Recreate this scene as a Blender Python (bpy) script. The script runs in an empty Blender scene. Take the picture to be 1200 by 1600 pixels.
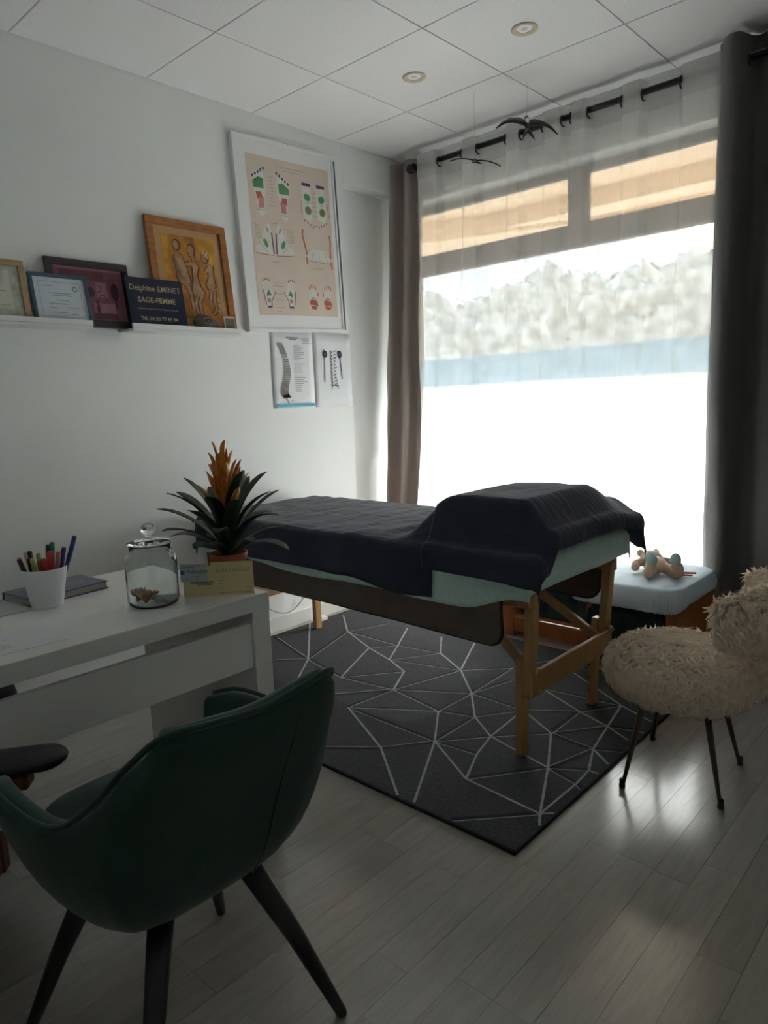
import bpy, bmesh, math, random
from mathutils import Vector, Matrix, noise
random.seed(7)
scene = bpy.context.scene
C = scene.collection
PI = math.pi

# ------------------------------------------------------------------ camera
CAM = Vector((3.15, 0.0, 1.28))
YAW, PITCH, ROLL = math.radians(-42.83), math.radians(-8.8), math.radians(-2.27)
fw = Vector((math.sin(YAW)*math.cos(PITCH), math.cos(YAW)*math.cos(PITCH), math.sin(PITCH)))
rt = Vector((math.cos(YAW), -math.sin(YAW), 0)); up = rt.cross(fw)
rr_ = rt*math.cos(ROLL) + up*math.sin(ROLL); uu_ = up*math.cos(ROLL) - rt*math.sin(ROLL)
cam_data = bpy.data.cameras.new('camera'); cam = bpy.data.objects.new('camera', cam_data); C.objects.link(cam)
cam.matrix_world = Matrix(((rr_.x, uu_.x, -fw.x, CAM.x), (rr_.y, uu_.y, -fw.y, CAM.y), (rr_.z, uu_.z, -fw.z, CAM.z), (0, 0, 0, 1)))
cam_data.sensor_fit = 'HORIZONTAL'; cam_data.sensor_width = 36.0; cam_data.lens = 36.0*1104.5/1200
cam_data.clip_start = 0.05; cam_data.clip_end = 200
scene.camera = cam

# ------------------------------------------------------------------ world, sun, exposure
world = bpy.data.worlds.new('sky'); scene.world = world; world.use_nodes = True
wn = world.node_tree.nodes; wl = world.node_tree.links; wn.clear()
sky = wn.new('ShaderNodeTexSky'); sky.sky_type = 'NISHITA'; sky.sun_disc = False
sky.sun_elevation = math.radians(38); sky.sun_rotation = math.radians(20); sky.air_density = 1.0; sky.dust_density = 2.5
bg = wn.new('ShaderNodeBackground'); bg.inputs['Strength'].default_value = 0.95
wo = wn.new('ShaderNodeOutputWorld'); hsv = wn.new('ShaderNodeHueSaturation'); hsv.inputs['Saturation'].default_value = 0.45; wl.new(sky.outputs[0], hsv.inputs['Color']); wl.new(hsv.outputs[0], bg.inputs['Color']); wl.new(bg.outputs[0], wo.inputs['Surface'])
sd = bpy.data.lights.new('sun', 'SUN'); sd.energy = 16.0; sd.angle = math.radians(0.6); sd.color = (1.0, 0.98, 0.95)
sun = bpy.data.objects.new('sun', sd); C.objects.link(sun)
sun_dir = Vector((-0.30, -0.80, -0.48)).normalized()
sun.rotation_euler = sun_dir.to_track_quat('-Z', 'Y').to_euler(); sun.location = (2, 9, 8)
scene.view_settings.view_transform = 'Standard'; scene.view_settings.look = 'None'
scene.view_settings.gamma = 1.0; scene.view_settings.use_curve_mapping = False
scene.view_settings.exposure = 0.68
scene.cycles.max_bounces = 12; scene.cycles.diffuse_bounces = 6; scene.cycles.glossy_bounces = 4
scene.cycles.transmission_bounces = 12; scene.cycles.transparent_max_bounces = 24
scene.cycles.sample_clamp_indirect = 8.0; scene.cycles.use_denoising = True

# ------------------------------------------------------------------ materials
MATS = {}
def mat(name, col, rough=0.5, metal=0.0, var=0.0, vscale=8.0, bump=0.0, bscale=60.0, sheen=0.0, coat=0.0,
        stretch=None, spec=None, col2=None, rnd=0.0, cior=1.5, crough=0.12, dist=0.0, detail=4.0):
    if name in MATS: return MATS[name]
    m = bpy.data.materials.new(name); m.use_nodes = True
    n, l = m.node_tree.nodes, m.node_tree.links
    p = n['Principled BSDF']
    p.inputs['Base Color'].default_value = (*col, 1); p.inputs['Roughness'].default_value = rough
    p.inputs['Metallic'].default_value = metal
    if sheen: p.inputs['Sheen Weight'].default_value = sheen; p.inputs['Sheen Roughness'].default_value = 0.4
    if coat: p.inputs['Coat Weight'].default_value = coat; p.inputs['Coat Roughness'].default_value = crough; p.inputs['Coat IOR'].default_value = cior
    if spec is not None: p.inputs['Specular IOR Level'].default_value = spec
    tc = n.new('ShaderNodeTexCoord'); vec = tc.outputs['Object']
    if stretch or rnd:
        mp = n.new('ShaderNodeMapping'); l.new(vec, mp.inputs['Vector'])
        mp.inputs['Scale'].default_value = stretch or (1, 1, 1); vec = mp.outputs[0]
        if rnd:
            oi = n.new('ShaderNodeObjectInfo'); ml = n.new('ShaderNodeMath'); ml.operation = 'MULTIPLY'; ml.inputs[1].default_value = 37.0
            l.new(oi.outputs['Random'], ml.inputs[0])
            cx = n.new('ShaderNodeCombineXYZ'); l.new(ml.outputs[0], cx.inputs[0]); l.new(ml.outputs[0], cx.inputs[1])
            l.new(cx.outputs[0], mp.inputs['Location'])
    if var or col2:
        nz = n.new('ShaderNodeTexNoise'); nz.inputs['Scale'].default_value = vscale; nz.inputs['Detail'].default_value = detail
        nz.inputs['Distortion'].default_value = dist
        l.new(vec, nz.inputs['Vector'])
        rp = n.new('ShaderNodeValToRGB'); l.new(nz.outputs['Fac'], rp.inputs['Fac'])
        a = col2 if col2 else tuple(min(1, c*(1-var)) for c in col); b = col if col2 else tuple(min(1, c*(1+var)) for c in col)
        rp.color_ramp.elements[0].position = 0.32; rp.color_ramp.elements[1].position = 0.68
        rp.color_ramp.elements[0].color = (*a, 1); rp.color_ramp.elements[1].color = (*b, 1)
        out = rp.outputs[0]
        if rnd:
            hs = n.new('ShaderNodeHueSaturation'); oi2 = n.new('ShaderNodeObjectInfo'); mr = n.new('ShaderNodeMapRange')
            mr.inputs['To Min'].default_value = 1-rnd; mr.inputs['To Max'].default_value = 1+rnd
            l.new(oi2.outputs['Random'], mr.inputs['Value']); l.new(mr.outputs[0], hs.inputs['Value']); l.new(out, hs.inputs['Color']); out = hs.outputs[0]
        l.new(out, p.inputs['Base Color'])
    if bump:
        nb = n.new('ShaderNodeTexNoise'); nb.inputs['Scale'].default_value = bscale; nb.inputs['Detail'].default_value = 5
        l.new(vec, nb.inputs['Vector']); bp = n.new('ShaderNodeBump'); bp.inputs['Strength'].default_value = bump; bp.inputs['Distance'].default_value = 0.01
        l.new(nb.outputs['Fac'], bp.inputs['Height']); l.new(bp.outputs[0], p.inputs['Normal'])
    MATS[name] = m
    return m

def cloth_sheer(name, col, clear, tl=0.6, tint=(1, 1, 1)):
    m = bpy.data.materials.new(name); m.use_nodes = True
    n, l = m.node_tree.nodes, m.node_tree.links; n.clear()
    o = n.new('ShaderNodeOutputMaterial'); t = n.new('ShaderNodeBsdfTransparent'); d = n.new('ShaderNodeBsdfDiffuse'); s = n.new('ShaderNodeBsdfTranslucent')
    t.inputs[0].default_value = (*tint, 1); d.inputs[0].default_value = (*col, 1); s.inputs[0].default_value = (*col, 1)
    tc = n.new('ShaderNodeTexCoord'); mp = n.new('ShaderNodeMapping'); mp.inputs['Scale'].default_value = (1, 1, 0.12)
    nz = n.new('ShaderNodeTexNoise'); nz.inputs['Scale'].default_value = 90; nz.inputs['Detail'].default_value = 3
    l.new(tc.outputs['Object'], mp.inputs[0]); l.new(mp.outputs[0], nz.inputs['Vector'])
    mr = n.new('ShaderNodeMapRange'); mr.inputs['To Min'].default_value = clear-0.025; mr.inputs['To Max'].default_value = clear+0.025
    l.new(nz.outputs['Fac'], mr.inputs['Value'])
    a = n.new('ShaderNodeMixShader'); a.inputs[0].default_value = tl; l.new(d.outputs[0], a.inputs[1]); l.new(s.outputs[0], a.inputs[2])
    b = n.new('ShaderNodeMixShader'); l.new(mr.outputs[0], b.inputs[0]); l.new(a.outputs[0], b.inputs[1]); l.new(t.outputs[0], b.inputs[2])
    l.new(b.outputs[0], o.inputs[0]); MATS[name] = m
    return m

def glass_pane(name):
    m = bpy.data.materials.new(name); m.use_nodes = True
    n, l = m.node_tree.nodes, m.node_tree.links; n.clear()
    o = n.new('ShaderNodeOutputMaterial'); t = n.new('ShaderNodeBsdfTransparent'); t.inputs[0].default_value = (0.94, 0.96, 0.95, 1)
    g = n.new('ShaderNodeBsdfGlossy'); g.inputs['Roughness'].default_value = 0.02
    fr = n.new('ShaderNodeFresnel'); fr.inputs[0].default_value = 1.35; a = n.new('ShaderNodeMixShader')
    l.new(fr.outputs[0], a.inputs[0]); l.new(t.outputs[0], a.inputs[1]); l.new(g.outputs[0], a.inputs[2]); l.new(a.outputs[0], o.inputs[0])
    return m

def real_glass(name, col=(0.95, 0.99, 0.98)):
    m = bpy.data.materials.new(name); m.use_nodes = True
    p = m.node_tree.nodes['Principled BSDF']; p.inputs['Base Color'].default_value = (*col, 1)
    p.inputs['Transmission Weight'].default_value = 1; p.inputs['Roughness'].default_value = 0.0; p.inputs['IOR'].default_value = 1.46
    return m

def leafy(name, a, b, rough=0.45):
    m = mat(name, b, rough, var=0, col2=a, vscale=25, stretch=(1, 1, 1))
    return m

def thru(m, col, fac):
    '''let a thin cloth pass part of the light from behind'''
    n, l = m.node_tree.nodes, m.node_tree.links; o = n['Material Output']; p = n['Principled BSDF']
    t = n.new('ShaderNodeBsdfTranslucent'); t.inputs[0].default_value = (*col, 1); x = n.new('ShaderNodeMixShader'); x.inputs[0].default_value = fac
    l.new(p.outputs[0], x.inputs[1]); l.new(t.outputs[0], x.inputs[2]); l.new(x.outputs[0], o.inputs['Surface'])
    return m

M_wall = mat('wall_paint', (0.87, 0.89, 0.875), 0.75, var=0.015, vscale=3, bump=0.03, bscale=160)
M_tile = mat('ceiling_tile', (0.90, 0.90, 0.905), 0.9, var=0.03, vscale=120, bump=0.12, bscale=220, rnd=0.012)
M_grid = mat('ceiling_grid', (0.35, 0.35, 0.36), 0.7, var=0.05)
M_plank = mat('laminate', (0.40, 0.37, 0.325), 0.35, col2=(0.335, 0.31, 0.27), vscale=6, stretch=(9, 1.0, 1), rnd=0.09, dist=1.2, bump=0.02, bscale=30, spec=0.6, coat=1.0, cior=1.9, crough=0.17)
M_base = mat('floor_gap', (0.16, 0.14, 0.12), 0.8, var=0.05)
M_white = mat('white_lacquer', (0.80, 0.80, 0.78), 0.32, var=0.01, vscale=4)
M_matwhite = mat('matt_white', (0.82, 0.82, 0.82), 0.6, var=0.01)
M_black = mat('black_metal', (0.012, 0.012, 0.016), 0.4, var=0.05)
M_frame = mat('window_metal', (0.16, 0.14, 0.13), 0.5, var=0.05)
M_wood = mat('beech_wood', (0.48, 0.28, 0.115), 0.42, col2=(0.39, 0.215, 0.085), vscale=5, stretch=(6, 6, 1), dist=0.8)
M_orange = mat('cherry_wood', (0.42, 0.135, 0.035), 0.4, col2=(0.33, 0.10, 0.028), vscale=5, stretch=(5, 5, 1), dist=0.8)
M_navy = mat('navy_fleece', (0.015, 0.020, 0.044), 0.85, var=0.2, vscale=8, bump=0.6, bscale=5, sheen=0.22, stretch=(1.2, 9, 3))
M_mint = mat('mint_terry', (0.62, 0.84, 0.80), 0.9, var=0.05, vscale=60, bump=0.5, bscale=260, sheen=0.2)
M_brown = mat('brown_suede', (0.115, 0.092, 0.075), 0.85, var=0.12, vscale=14, bump=0.15, bscale=120, sheen=0.25)
M_piping = mat('dark_piping', (0.02, 0.017, 0.016), 0.7, var=0.05)
M_rug = mat('rug_pile', (0.034, 0.036, 0.040), 0.95, var=0.4, vscale=70, bump=0.9, bscale=260, sheen=0.06, detail=6)
M_rugw = mat('rug_white_yarn', (0.38, 0.39, 0.40), 0.95, var=0.2, vscale=120, bump=0.6, bscale=260)
M_rugb = mat('rug_carved', (0.008, 0.008, 0.010), 0.95, var=0.2, vscale=120)
M_taupe = thru(mat('taupe_satin', (0.54, 0.475, 0.44), 0.38, var=0.05, vscale=40, bump=0.06, bscale=50, sheen=0.3, stretch=(1, 1, 0.3)), (0.50, 0.44, 0.41), 0.28)
M_char = mat('charcoal_linen', (0.135, 0.130, 0.128), 0.75, var=0.12, vscale=160, bump=0.12, bscale=300, sheen=0.2)
M_green = mat('green_velvet', (0.006, 0.036, 0.025), 0.75, var=0.12, vscale=18, sheen=0.16, bump=0.05, bscale=120)
M_cream = thru(mat('cream_fur', (0.93, 0.80, 0.66), 0.85, var=0.16, vscale=45, sheen=1.0), (0.95, 0.80, 0.64), 0.40)
M_bronze = mat('bronze_leg', (0.085, 0.055, 0.035), 0.38, metal=0.5, var=0.05)
M_glass = glass_pane('window_glass'); M_jar = real_glass('jar_glass')
M_sheer = cloth_sheer('sheer_voile', (0.95, 0.94, 0.92), 0.50, 0.60)
M_hem = cloth_sheer('sheer_hem', (0.88, 0.87, 0.85), 0.55, 0.55)
M_film = cloth_sheer('privacy_film', (0.93, 0.95, 0.97), 0.07, 0.93)
M_band = cloth_sheer('blue_film', (0.30, 0.58, 0.80), 0.40, 0.9, (0.55, 0.78, 0.95))

# ------------------------------------------------------------------ mesh helpers
class MB:
    def __init__(s): s.v = []; s.f = []
    def quad(s, a, b, c, d):
        i = len(s.v); s.v += [tuple(a), tuple(b), tuple(c), tuple(d)]; s.f.append((i, i+1, i+2, i+3)); return s
    def poly(s, pts):
        i = len(s.v); s.v += [tuple(p) for p in pts]; s.f.append(tuple(range(i, i+len(pts)))); return s
    def box(s, x0, x1, y0, y1, z0, z1, M=None):
        i = len(s.v); P = [(x0, y0, z0), (x1, y0, z0), (x1, y1, z0), (x0, y1, z0), (x0, y0, z1), (x1, y0, z1), (x1, y1, z1), (x0, y1, z1)]
        if M is not None: P = [tuple(M @ Vector(p)) for p in P]
        s.v += P
        s.f += [tuple(i+k for k in q) for q in ((0, 3, 2, 1), (4, 5, 6, 7), (0, 1, 5, 4), (1, 2, 6, 5), (2, 3, 7, 6), (3, 0, 4, 7))]; return s
    def beam(s, a, b, w, d, side=(0, 1, 0)):
        a, b = Vector(a), Vector(b); t = (b-a).normalized(); sd_ = Vector(side); sd_ = (sd_ - t*sd_.dot(t)).normalized(); n = t.cross(sd_)
        M = Matrix(((sd_.x, n.x, t.x, a.x), (sd_.y, n.y, t.y, a.y), (sd_.z, n.z, t.z, a.z), (0, 0, 0, 1)))
        return s.box(-w/2, w/2, -d/2, d/2, 0, (b-a).length, M)
    def grid(s, P, closeu=False, closev=False):
        i = len(s.v); nu, nv = len(P), len(P[0])
        for r in P: s.v += [tuple(p) for p in r]
        for a in range(nu-(0 if closeu else 1)):
            for b in range(nv-(0 if closev else 1)):
                a2, b2 = (a+1) % nu, (b+1) % nv
                s.f.append((i+a*nv+b, i+a2*nv+b, i+a2*nv+b2, i+a*nv+b2))
        return s
    def tube(s, pts, r, n=8, cap=True):
        pts = [Vector(p) for p in pts]; rs = r if isinstance(r, (list, tuple)) else [r]*len(pts); rows = []
        t0 = (pts[1]-pts[0]).normalized(); nrm = t0.orthogonal().normalized()
        for k, p in enumerate(pts):
            t = (pts[min(k+1, len(pts)-1)] - pts[max(k-1, 0)]).normalized()
            nrm = (nrm - t*nrm.dot(t)).normalized(); bn = t.cross(nrm)
            rows.append([p + (nrm*math.cos(2*PI*j/n) + bn*math.sin(2*PI*j/n))*rs[k] for j in range(n)])
        i = len(s.v); s.grid(rows, closev=True)
        if cap: s.f.append(tuple(i+j for j in reversed(range(n)))); s.f.append(tuple(i+(len(pts)-1)*n+j for j in range(n)))
        return s
    def lathe(s, prof, n=28, c=(0, 0, 0), M=None):
        rows = [[Vector((c[0]+r*math.cos(2*PI*j/n), c[1]+r*math.sin(2*PI*j/n), c[2]+z)) for j in range(n)] for r, z in prof]
        if M is not None: rows = [[M @ p for p in r] for r in rows]
        return s.grid(rows, closev=True)
    def ball(s, c, rx, ry=None, rz=None, nu=10, nv=16, M=None):
        ry = ry or rx; rz = rz or rx; rows = []
        for a in range(nu+1):
            th = PI*(a/nu); th = min(max(th, 0.02), PI-0.02)
            row = [Vector((rx*math.sin(th)*math.cos(2*PI*j/nv), ry*math.sin(th)*math.sin(2*PI*j/nv), -rz*math.cos(th))) for j in range(nv)]
            if M is not None: row = [M @ p for p in row]
            rows.append([p + Vector(c) for p in row])
        i = len(s.v); s.grid(rows, closev=True)
        s.f.append(tuple(i+j for j in reversed(range(nv)))); s.f.append(tuple(i+nu*nv+j for j in range(nv))); return s
    def torus(s, c, R, r, axis='x', n=20, k=6):
        rows = []
        for a in range(n):
            A = 2*PI*a/n; row = []
            for b in range(k):
                B = 2*PI*b/k; q = (R+r*math.cos(B)); p = (q*math.cos(A), q*math.sin(A), r*math.sin(B))
                if axis == 'x': p = (p[2], p[0], p[1])
                elif axis == 'y': p = (p[0], p[2], p[1])
                row.append(Vector(p)+Vector(c))
            rows.append(row)
        return s.grid(rows, closeu=True, closev=True)
    def build(s, name, m, parent=None, loc=(0, 0, 0), smooth=False, bevel=0.0, solid=0.0, sub=0, soff=-1.0, rot=None):
        me = bpy.data.meshes.new(name); me.from_pydata([tuple(p) for p in s.v], [], s.f)
        bm = bmesh.new(); bm.from_mesh(me); bmesh.ops.recalc_face_normals(bm, faces=bm.faces); bm.to_mesh(me); bm.free()
        if smooth: me.polygons.foreach_set('use_smooth', [True]*len(me.polygons))
        o = bpy.data.objects.new(name, me); C.objects.link(o); o.location = loc
        if rot: o.rotation_euler = rot
        if parent: o.parent = parent
        me.materials.append(m)
        if solid: md = o.modifiers.new('solid', 'SOLIDIFY'); md.thickness = solid; md.offset = soff
        if bevel: md = o.modifiers.new('bevel', 'BEVEL'); md.width = bevel; md.segments = 2; md.limit_method = 'ANGLE'
        if sub: md = o.modifiers.new('sub', 'SUBSURF'); md.levels = sub; md.render_levels = sub
        return o

def tag(o, label=None, cat=None, group=None, kind=None):
    if label: o['label'] = label
    if cat: o['category'] = cat
    if group: o['group'] = group
    if kind: o['kind'] = kind
    return o
def thing(name, label, cat, loc=(0, 0, 0), rz=0.0, group=None):
    o = bpy.data.objects.new(name, None); C.objects.link(o); o.location = loc; o.rotation_euler = (0, 0, rz); o.empty_display_size = 0.1
    return tag(o, label, cat, group)
def struct(o): o['kind'] = 'structure'; return o
def sm(a, b, x):
    t = min(1, max(0, (x-a)/(b-a))); return t*t*(3-2*t)
def lerp(a, b, t): return a+(b-a)*t
def catmull(P, k=6, closed=False):
    P = [Vector(p) for p in P]; out = []; n = len(P)
    for i in range(n if closed else n-1):
        p0 = P[(i-1) % n] if closed or i > 0 else P[0]*2-P[1]
        p1, p2 = P[i], P[(i+1) % n]
        p3 = P[(i+2) % n] if closed or i+2 < n else P[-1]*2-P[-2]
        for j in range(k):
            t = j/k; out.append(0.5*((2*p1)+(p2-p0)*t+(2*p0-5*p1+4*p2-p3)*t*t+(3*p1-p0-3*p2+p3)*t**3))
    if not closed: out.append(P[-1])
    return out
def nz(x, y, z=0.0): return noise.noise(Vector((x, y, z)))

# text as flat mesh, laid in a plane given by origin o, right u, up v
def text_mesh(s, size, o, u, v, align='LEFT', shear=0.0, off=0.0):
    cu = bpy.data.curves.new('t', 'FONT'); cu.body = s; cu.size = size; cu.align_x = align; cu.shear = shear; cu.offset = off; cu.resolution_u = 3
    ob = bpy.data.objects.new('t', cu); C.objects.link(ob)
    dg = bpy.context.evaluated_depsgraph_get(); me = bpy.data.meshes.new_from_object(ob.evaluated_get(dg))
    u, v, o = Vector(u), Vector(v), Vector(o); b = MB()
    b.v = [tuple(o+u*p.co.x+v*p.co.y) for p in me.vertices]; b.f = [tuple(p.vertices) for p in me.polygons]
    bpy.data.objects.remove(ob); bpy.data.curves.remove(cu); bpy.data.meshes.remove(me)
    return b
def join(*bs):
    r = MB()
    for b in bs:
        i = len(r.v); r.v += b.v; r.f += [tuple(i+k for k in f) for f in b.f]
    return r
class Sheet:
    """a flat print plane: origin at top-left, u to the right, v down (both in metres), n toward the viewer"""
    def __init__(s, o, u, v, n, w, h): s.o, s.u, s.v, s.n, s.w, s.h = Vector(o), Vector(u), Vector(v), Vector(n), w, h
    def p(s, a, b, k=0.0006): return s.o + s.u*(a*s.w) + s.v*(b*s.h) + s.n*k
    def rect(s, mb, a0, b0, a1, b1, k=0.0006): return mb.quad(s.p(a0, b0, k), s.p(a0, b1, k), s.p(a1, b1, k), s.p(a1, b0, k))
    def pg(s, mb, pts, k=0.0006): return mb.poly([s.p(a, b, k) for a, b in pts])
    def ell(s, mb, a, b, ra, rb, k=0.0006, rot=0.0, n=14):
        pts = []
        for j in range(n):
            x, y = ra*s.w*math.cos(2*PI*j/n), rb*s.h*math.sin(2*PI*j/n)
            pts.append((a+(x*math.cos(rot)-y*math.sin(rot))/s.w, b+(x*math.sin(rot)+y*math.cos(rot))/s.h))
        return s.pg(mb, pts, k)
    def line(s, mb, pts, wd, k=0.0007):
        for (a, b), (c, d) in zip(pts[:-1], pts[1:]):
            p, q = s.p(a, b, k), s.p(c, d, k); t = (q-p)
            if t.length < 1e-6: continue
            t.normalize(); x = t.cross(s.n)*wd/2; mb.quad(p-x, q-x, q+x, p+x)
        return mb
    def box(s, mb, t0, t1, a0=0, b0=0, a1=1, b1=1):
        A = [s.p(a0, b0, t0), s.p(a1, b0, t0), s.p(a1, b1, t0), s.p(a0, b1, t0), s.p(a0, b0, t1), s.p(a1, b0, t1), s.p(a1, b1, t1), s.p(a0, b1, t1)]
        i = len(mb.v); mb.v += [tuple(q) for q in A]
        mb.f += [tuple(i+k for k in q) for q in ((0, 3, 2, 1), (4, 5, 6, 7), (0, 1, 5, 4), (1, 2, 6, 5), (2, 3, 7, 6), (3, 0, 4, 7))]; return mb
#@@STRUCT@@

# ================================================================== the room
H = 2.80; XR, YB, YW = 4.05, -1.35, 3.69
fl = struct(MB().box(-0.5, XR+0.1, YB-0.1, YW+0.3, -0.12, -0.010).build('floor', M_base))
# strips of laminate, 9.5 cm wide, laid along y; those the photo shows are single pieces
SW, SL, GAP = 0.095, 0.64, 0.0008
pl = MB().box(0, SW-GAP, 0, SL-GAP, -0.010, 0.0).build('plank', M_plank, fl); pmesh = pl.data; first = True; rest = MB()
k0 = -30
for i in range(-30, 28):
    x = 2.285 + i*SW
    if x < -0.4 or x > XR-0.02: continue
    pair = i//2; o = ((pair*0.377) % 1.0)*2*SL; o = o if i % 2 == 0 else o + (0.23*SL if pair % 3 else 0.0)
    y = YB - (o % SL)
    if i in (0, 1): y = YB - ((YB-1.755) % SL)
    if i == 2: y = YB - ((YB-1.745) % SL)
    while y < YW+0.2:
        if 0.55 < x < 3.0 and 0.05 < y < 2.9:
            if first: q = pl; first = False
            else: q = pl.copy(); C.objects.link(q)
            q.parent = fl; q.location = (x, y, 0)
        else: rest.box(x, x+SW-GAP, y, y+SL-GAP, -0.010, 0.0)
        y += SL
tag(rest.build('plank_field', M_plank, fl), kind='stuff')

ce = struct(MB().box(-0.5, XR+0.1, YB-0.1, YW+0.25, 2.813, 2.9).build('ceiling', M_grid))
tile0 = MB().box(0.003, 0.597, 0.003, 0.597, 0, 0.012).build('ceiling_tile', M_tile, ce, bevel=0.0015); used = False
xs = [0.0] + [0.556+0.6*k for k in range(0, 6)] + [XR]; ys = [YB] + [3.10-0.6*k for k in range(7, -1, -1)] + [YW]
for a, b in zip(xs[:-1], xs[1:]):
    for c, d in zip(ys[:-1], ys[1:]):
        if abs(b-a-0.6) < 1e-4 and abs(d-c-0.6) < 1e-4:
            if not used: q = tile0; used = True
            else: q = tile0.copy(); C.objects.link(q)
            q.parent = ce; q.location = (a, c, H)
        elif b-a > 0.02 and d-c > 0.02:
            MB().box(0.003, b-a-0.003, 0.003, d-c-0.003, 0, 0.012).build('ceiling_tile', M_tile, ce, (a, c, H), bevel=0.0015)

struct(MB().box(-0.55, 0, YB-0.1, 3.15, 0, 2.813).build('wall_left', M_wall))
struct(MB().box(-0.55, -0.105, 3.15, YW, 0, 2.813).build('wall_left_recess', M_wall))
struct(MB().box(-0.105, 0.0, 3.15, YW, 2.585, 2.813).build('trim_1', M_wall, bevel=0.004))
WX0, WX1, WZ0, WZ1 = -0.07, 2.55, 0.07, 2.53
struct(MB().box(-0.55, WX0, YW, 3.97, 0, 2.813).box(WX1, XR+0.1, YW, 3.97, 0, 2.813).box(WX0, WX1, YW, 3.97, WZ1, 2.813).box(WX0, WX1, YW, 3.97, 0, WZ0).build('wall_window', M_wall))
struct(MB().box(-0.55, XR+0.1, YW-0.014, YW, 2.788, 2.80).build('trim_2', M_matwhite))
struct(MB().box(XR, XR+0.1, YB-0.1, 3.97, 0, 2.813).build('wall_right', M_wall))
struct(MB().box(-0.55, XR+0.1, YB-0.1, YB, 0, 2.813).build('wall_back', M_wall))
struct(MB().box(0, 0.016, YB, 3.15, 0, 0.085).build('baseboard_left', M_white, bevel=0.003))
struct(MB().box(-0.36, XR, YW-0.016, YW, 0, 0.068).build('baseboard_window', M_white, bevel=0.003))

# ---- shop window: frame, transom, mullion, panes, privacy film
win = bpy.data.objects.new('window_1', None); C.objects.link(win); win.location = (0, 3.85, 0); struct(win)
def wb(name, x0, x1, z0, z1, m=M_frame, y0=-0.03, y1=0.03, bev=0.003): return MB().box(x0, x1, y0, y1, z0, z1).build(name, m, win, bevel=bev)
wb('frame_post', WX0, WX0+0.065, WZ0, WZ1); wb('frame_post', WX1-0.065, WX1, WZ0, WZ1)
wb('frame_rail', WX0+0.065, WX1-0.065, WZ1-0.04, WZ1); wb('frame_rail', WX0+0.065, WX1-0.065, WZ0, WZ0+0.07)
wb('transom', WX0+0.065, WX1-0.065, 2.105, 2.225, y0=-0.04, y1=0.04)
wb('mullion', 1.11, 1.22, 2.225, WZ1-0.04)
wb('pane', WX0+0.065, 1.11, 2.225, WZ1-0.04, M_glass, 0.0, 0.004, 0); wb('pane', 1.22, WX1-0.065, 2.225, WZ1-0.04, M_glass, 0.0, 0.004, 0)
wb('pane', WX0+0.065, WX1-0.065, WZ0+0.07, 2.105, M_glass, 0.0, 0.004, 0)
MB().quad((WX0+0.066, -0.004, WZ0+0.071), (WX1-0.066, -0.004, WZ0+0.071), (WX1-0.066, -0.004, 1.372), (WX0+0.066, -0.004, 1.372)).build('privacy_film', M_film, win)
MB().quad((WX0+0.066, -0.004, 1.372), (WX1-0.066, -0.004, 1.372), (WX1-0.066, -0.004, 1.55), (WX0+0.066, -0.004, 1.55)).build('blue_film_band', M_band, win)

# ---- outside: pavement, canopy, hedge, houses
M_pave = mat('pavement', (0.74, 0.68, 0.60), 0.9, var=0.08, vscale=3, bump=0.1, bscale=40)
M_stucco = mat('canopy_plaster', (0.86, 0.69, 0.50), 0.85, var=0.08, vscale=4, bump=0.2, bscale=60)
M_leaf = mat('hedge_leaves', (0.54, 0.54, 0.50), 0.8, col2=(0.25, 0.265, 0.22), vscale=6, detail=8)
struct(MB().box(-12, 14, 3.97, 30, -0.25, -0.10).build('ground', M_pave))
cano = struct(MB().box(-4, 7, 3.97, 6.50, 2.75, 2.98).build('trim_3', M_stucco))
struct(MB().box(-4, 7, 5.05, 5.30, 2.62, 2.75).build('trim_4', M_stucco)); 
struct(MB().beam((-3.2, 4.0, 2.70), (2.2, 6.0, 2.70), 0.22, 0.10, (0, 0, 1)).build('trim_5', M_stucco))
hb = MB()
NU, NV = 260, 60
rows = []
for a in range(NU+1):
    x = -9+18*a/NU; row = []
    hh = 3.0 + 0.25*nz(x*0.7, 3.1) + 0.15*nz(x*2.3, 1.7)
    for b in range(NV+1):
        t = b/NV
        if t < 0.6: y, z = 9.2, -0.1 + hh*(t/0.6)
        else: y, z = 9.2+1.3*(t-0.6)/0.4, hh-0.1
        dsp = 0.10*nz(x*2.2, z*2.2, y*2)+0.16*nz(x*6, z*6, y*6)+0.12*nz(x*13, z*13, y*13)
        row.append((x+0.1*nz(x*5, z*5, 9), y-dsp, z+0.6*dsp*(t > 0.5)))
    rows.append(row)
hb.grid(rows).build('hedge', M_leaf, smooth=True); tag(bpy.data.objects['hedge'], 'pale leafy hedge outside, seen hazily through the sheer curtain', 'hedge')
M_fac = mat('salmon_render', (0.70, 0.47, 0.38), 0.9, var=0.05); M_fac2 = mat('white_render', (0.85, 0.84, 0.80), 0.9, var=0.05); M_pane = mat('dark_pane', (0.50, 0.50, 0.50), 0.2, var=0.05)
def house(label, x0, x1, y, h, m, nwin):
    t = thing('house', label, 'building', ((x0+x1)/2, y, -0.1)); w = (x1-x0)/2
    MB().box(-w, w, 0, 5, 0, h).build('wall', m, t)
    MB().box(-w-0.3, w+0.3, -0.4, 5.3, h, h+0.25).build('roof', M_stucco, t)
    for k in range(nwin):
        cx = -w + (k+0.5)*2*w/nwin
        for zz in (1.2, 4.0):
            f = MB().box(-0.55, 0.55, -0.05, 0.02, 0, 1.4).build('window', M_fac2, t, (cx, 0, zz))
            MB().box(-0.45, 0.45, -0.06, -0.04, 0.1, 1.3).build('pane', M_pane, f)
house('salmon rendered house beyond the hedge on the right side of the window', 0.5, 9.5, 15, 6.5, M_fac, 4)
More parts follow.
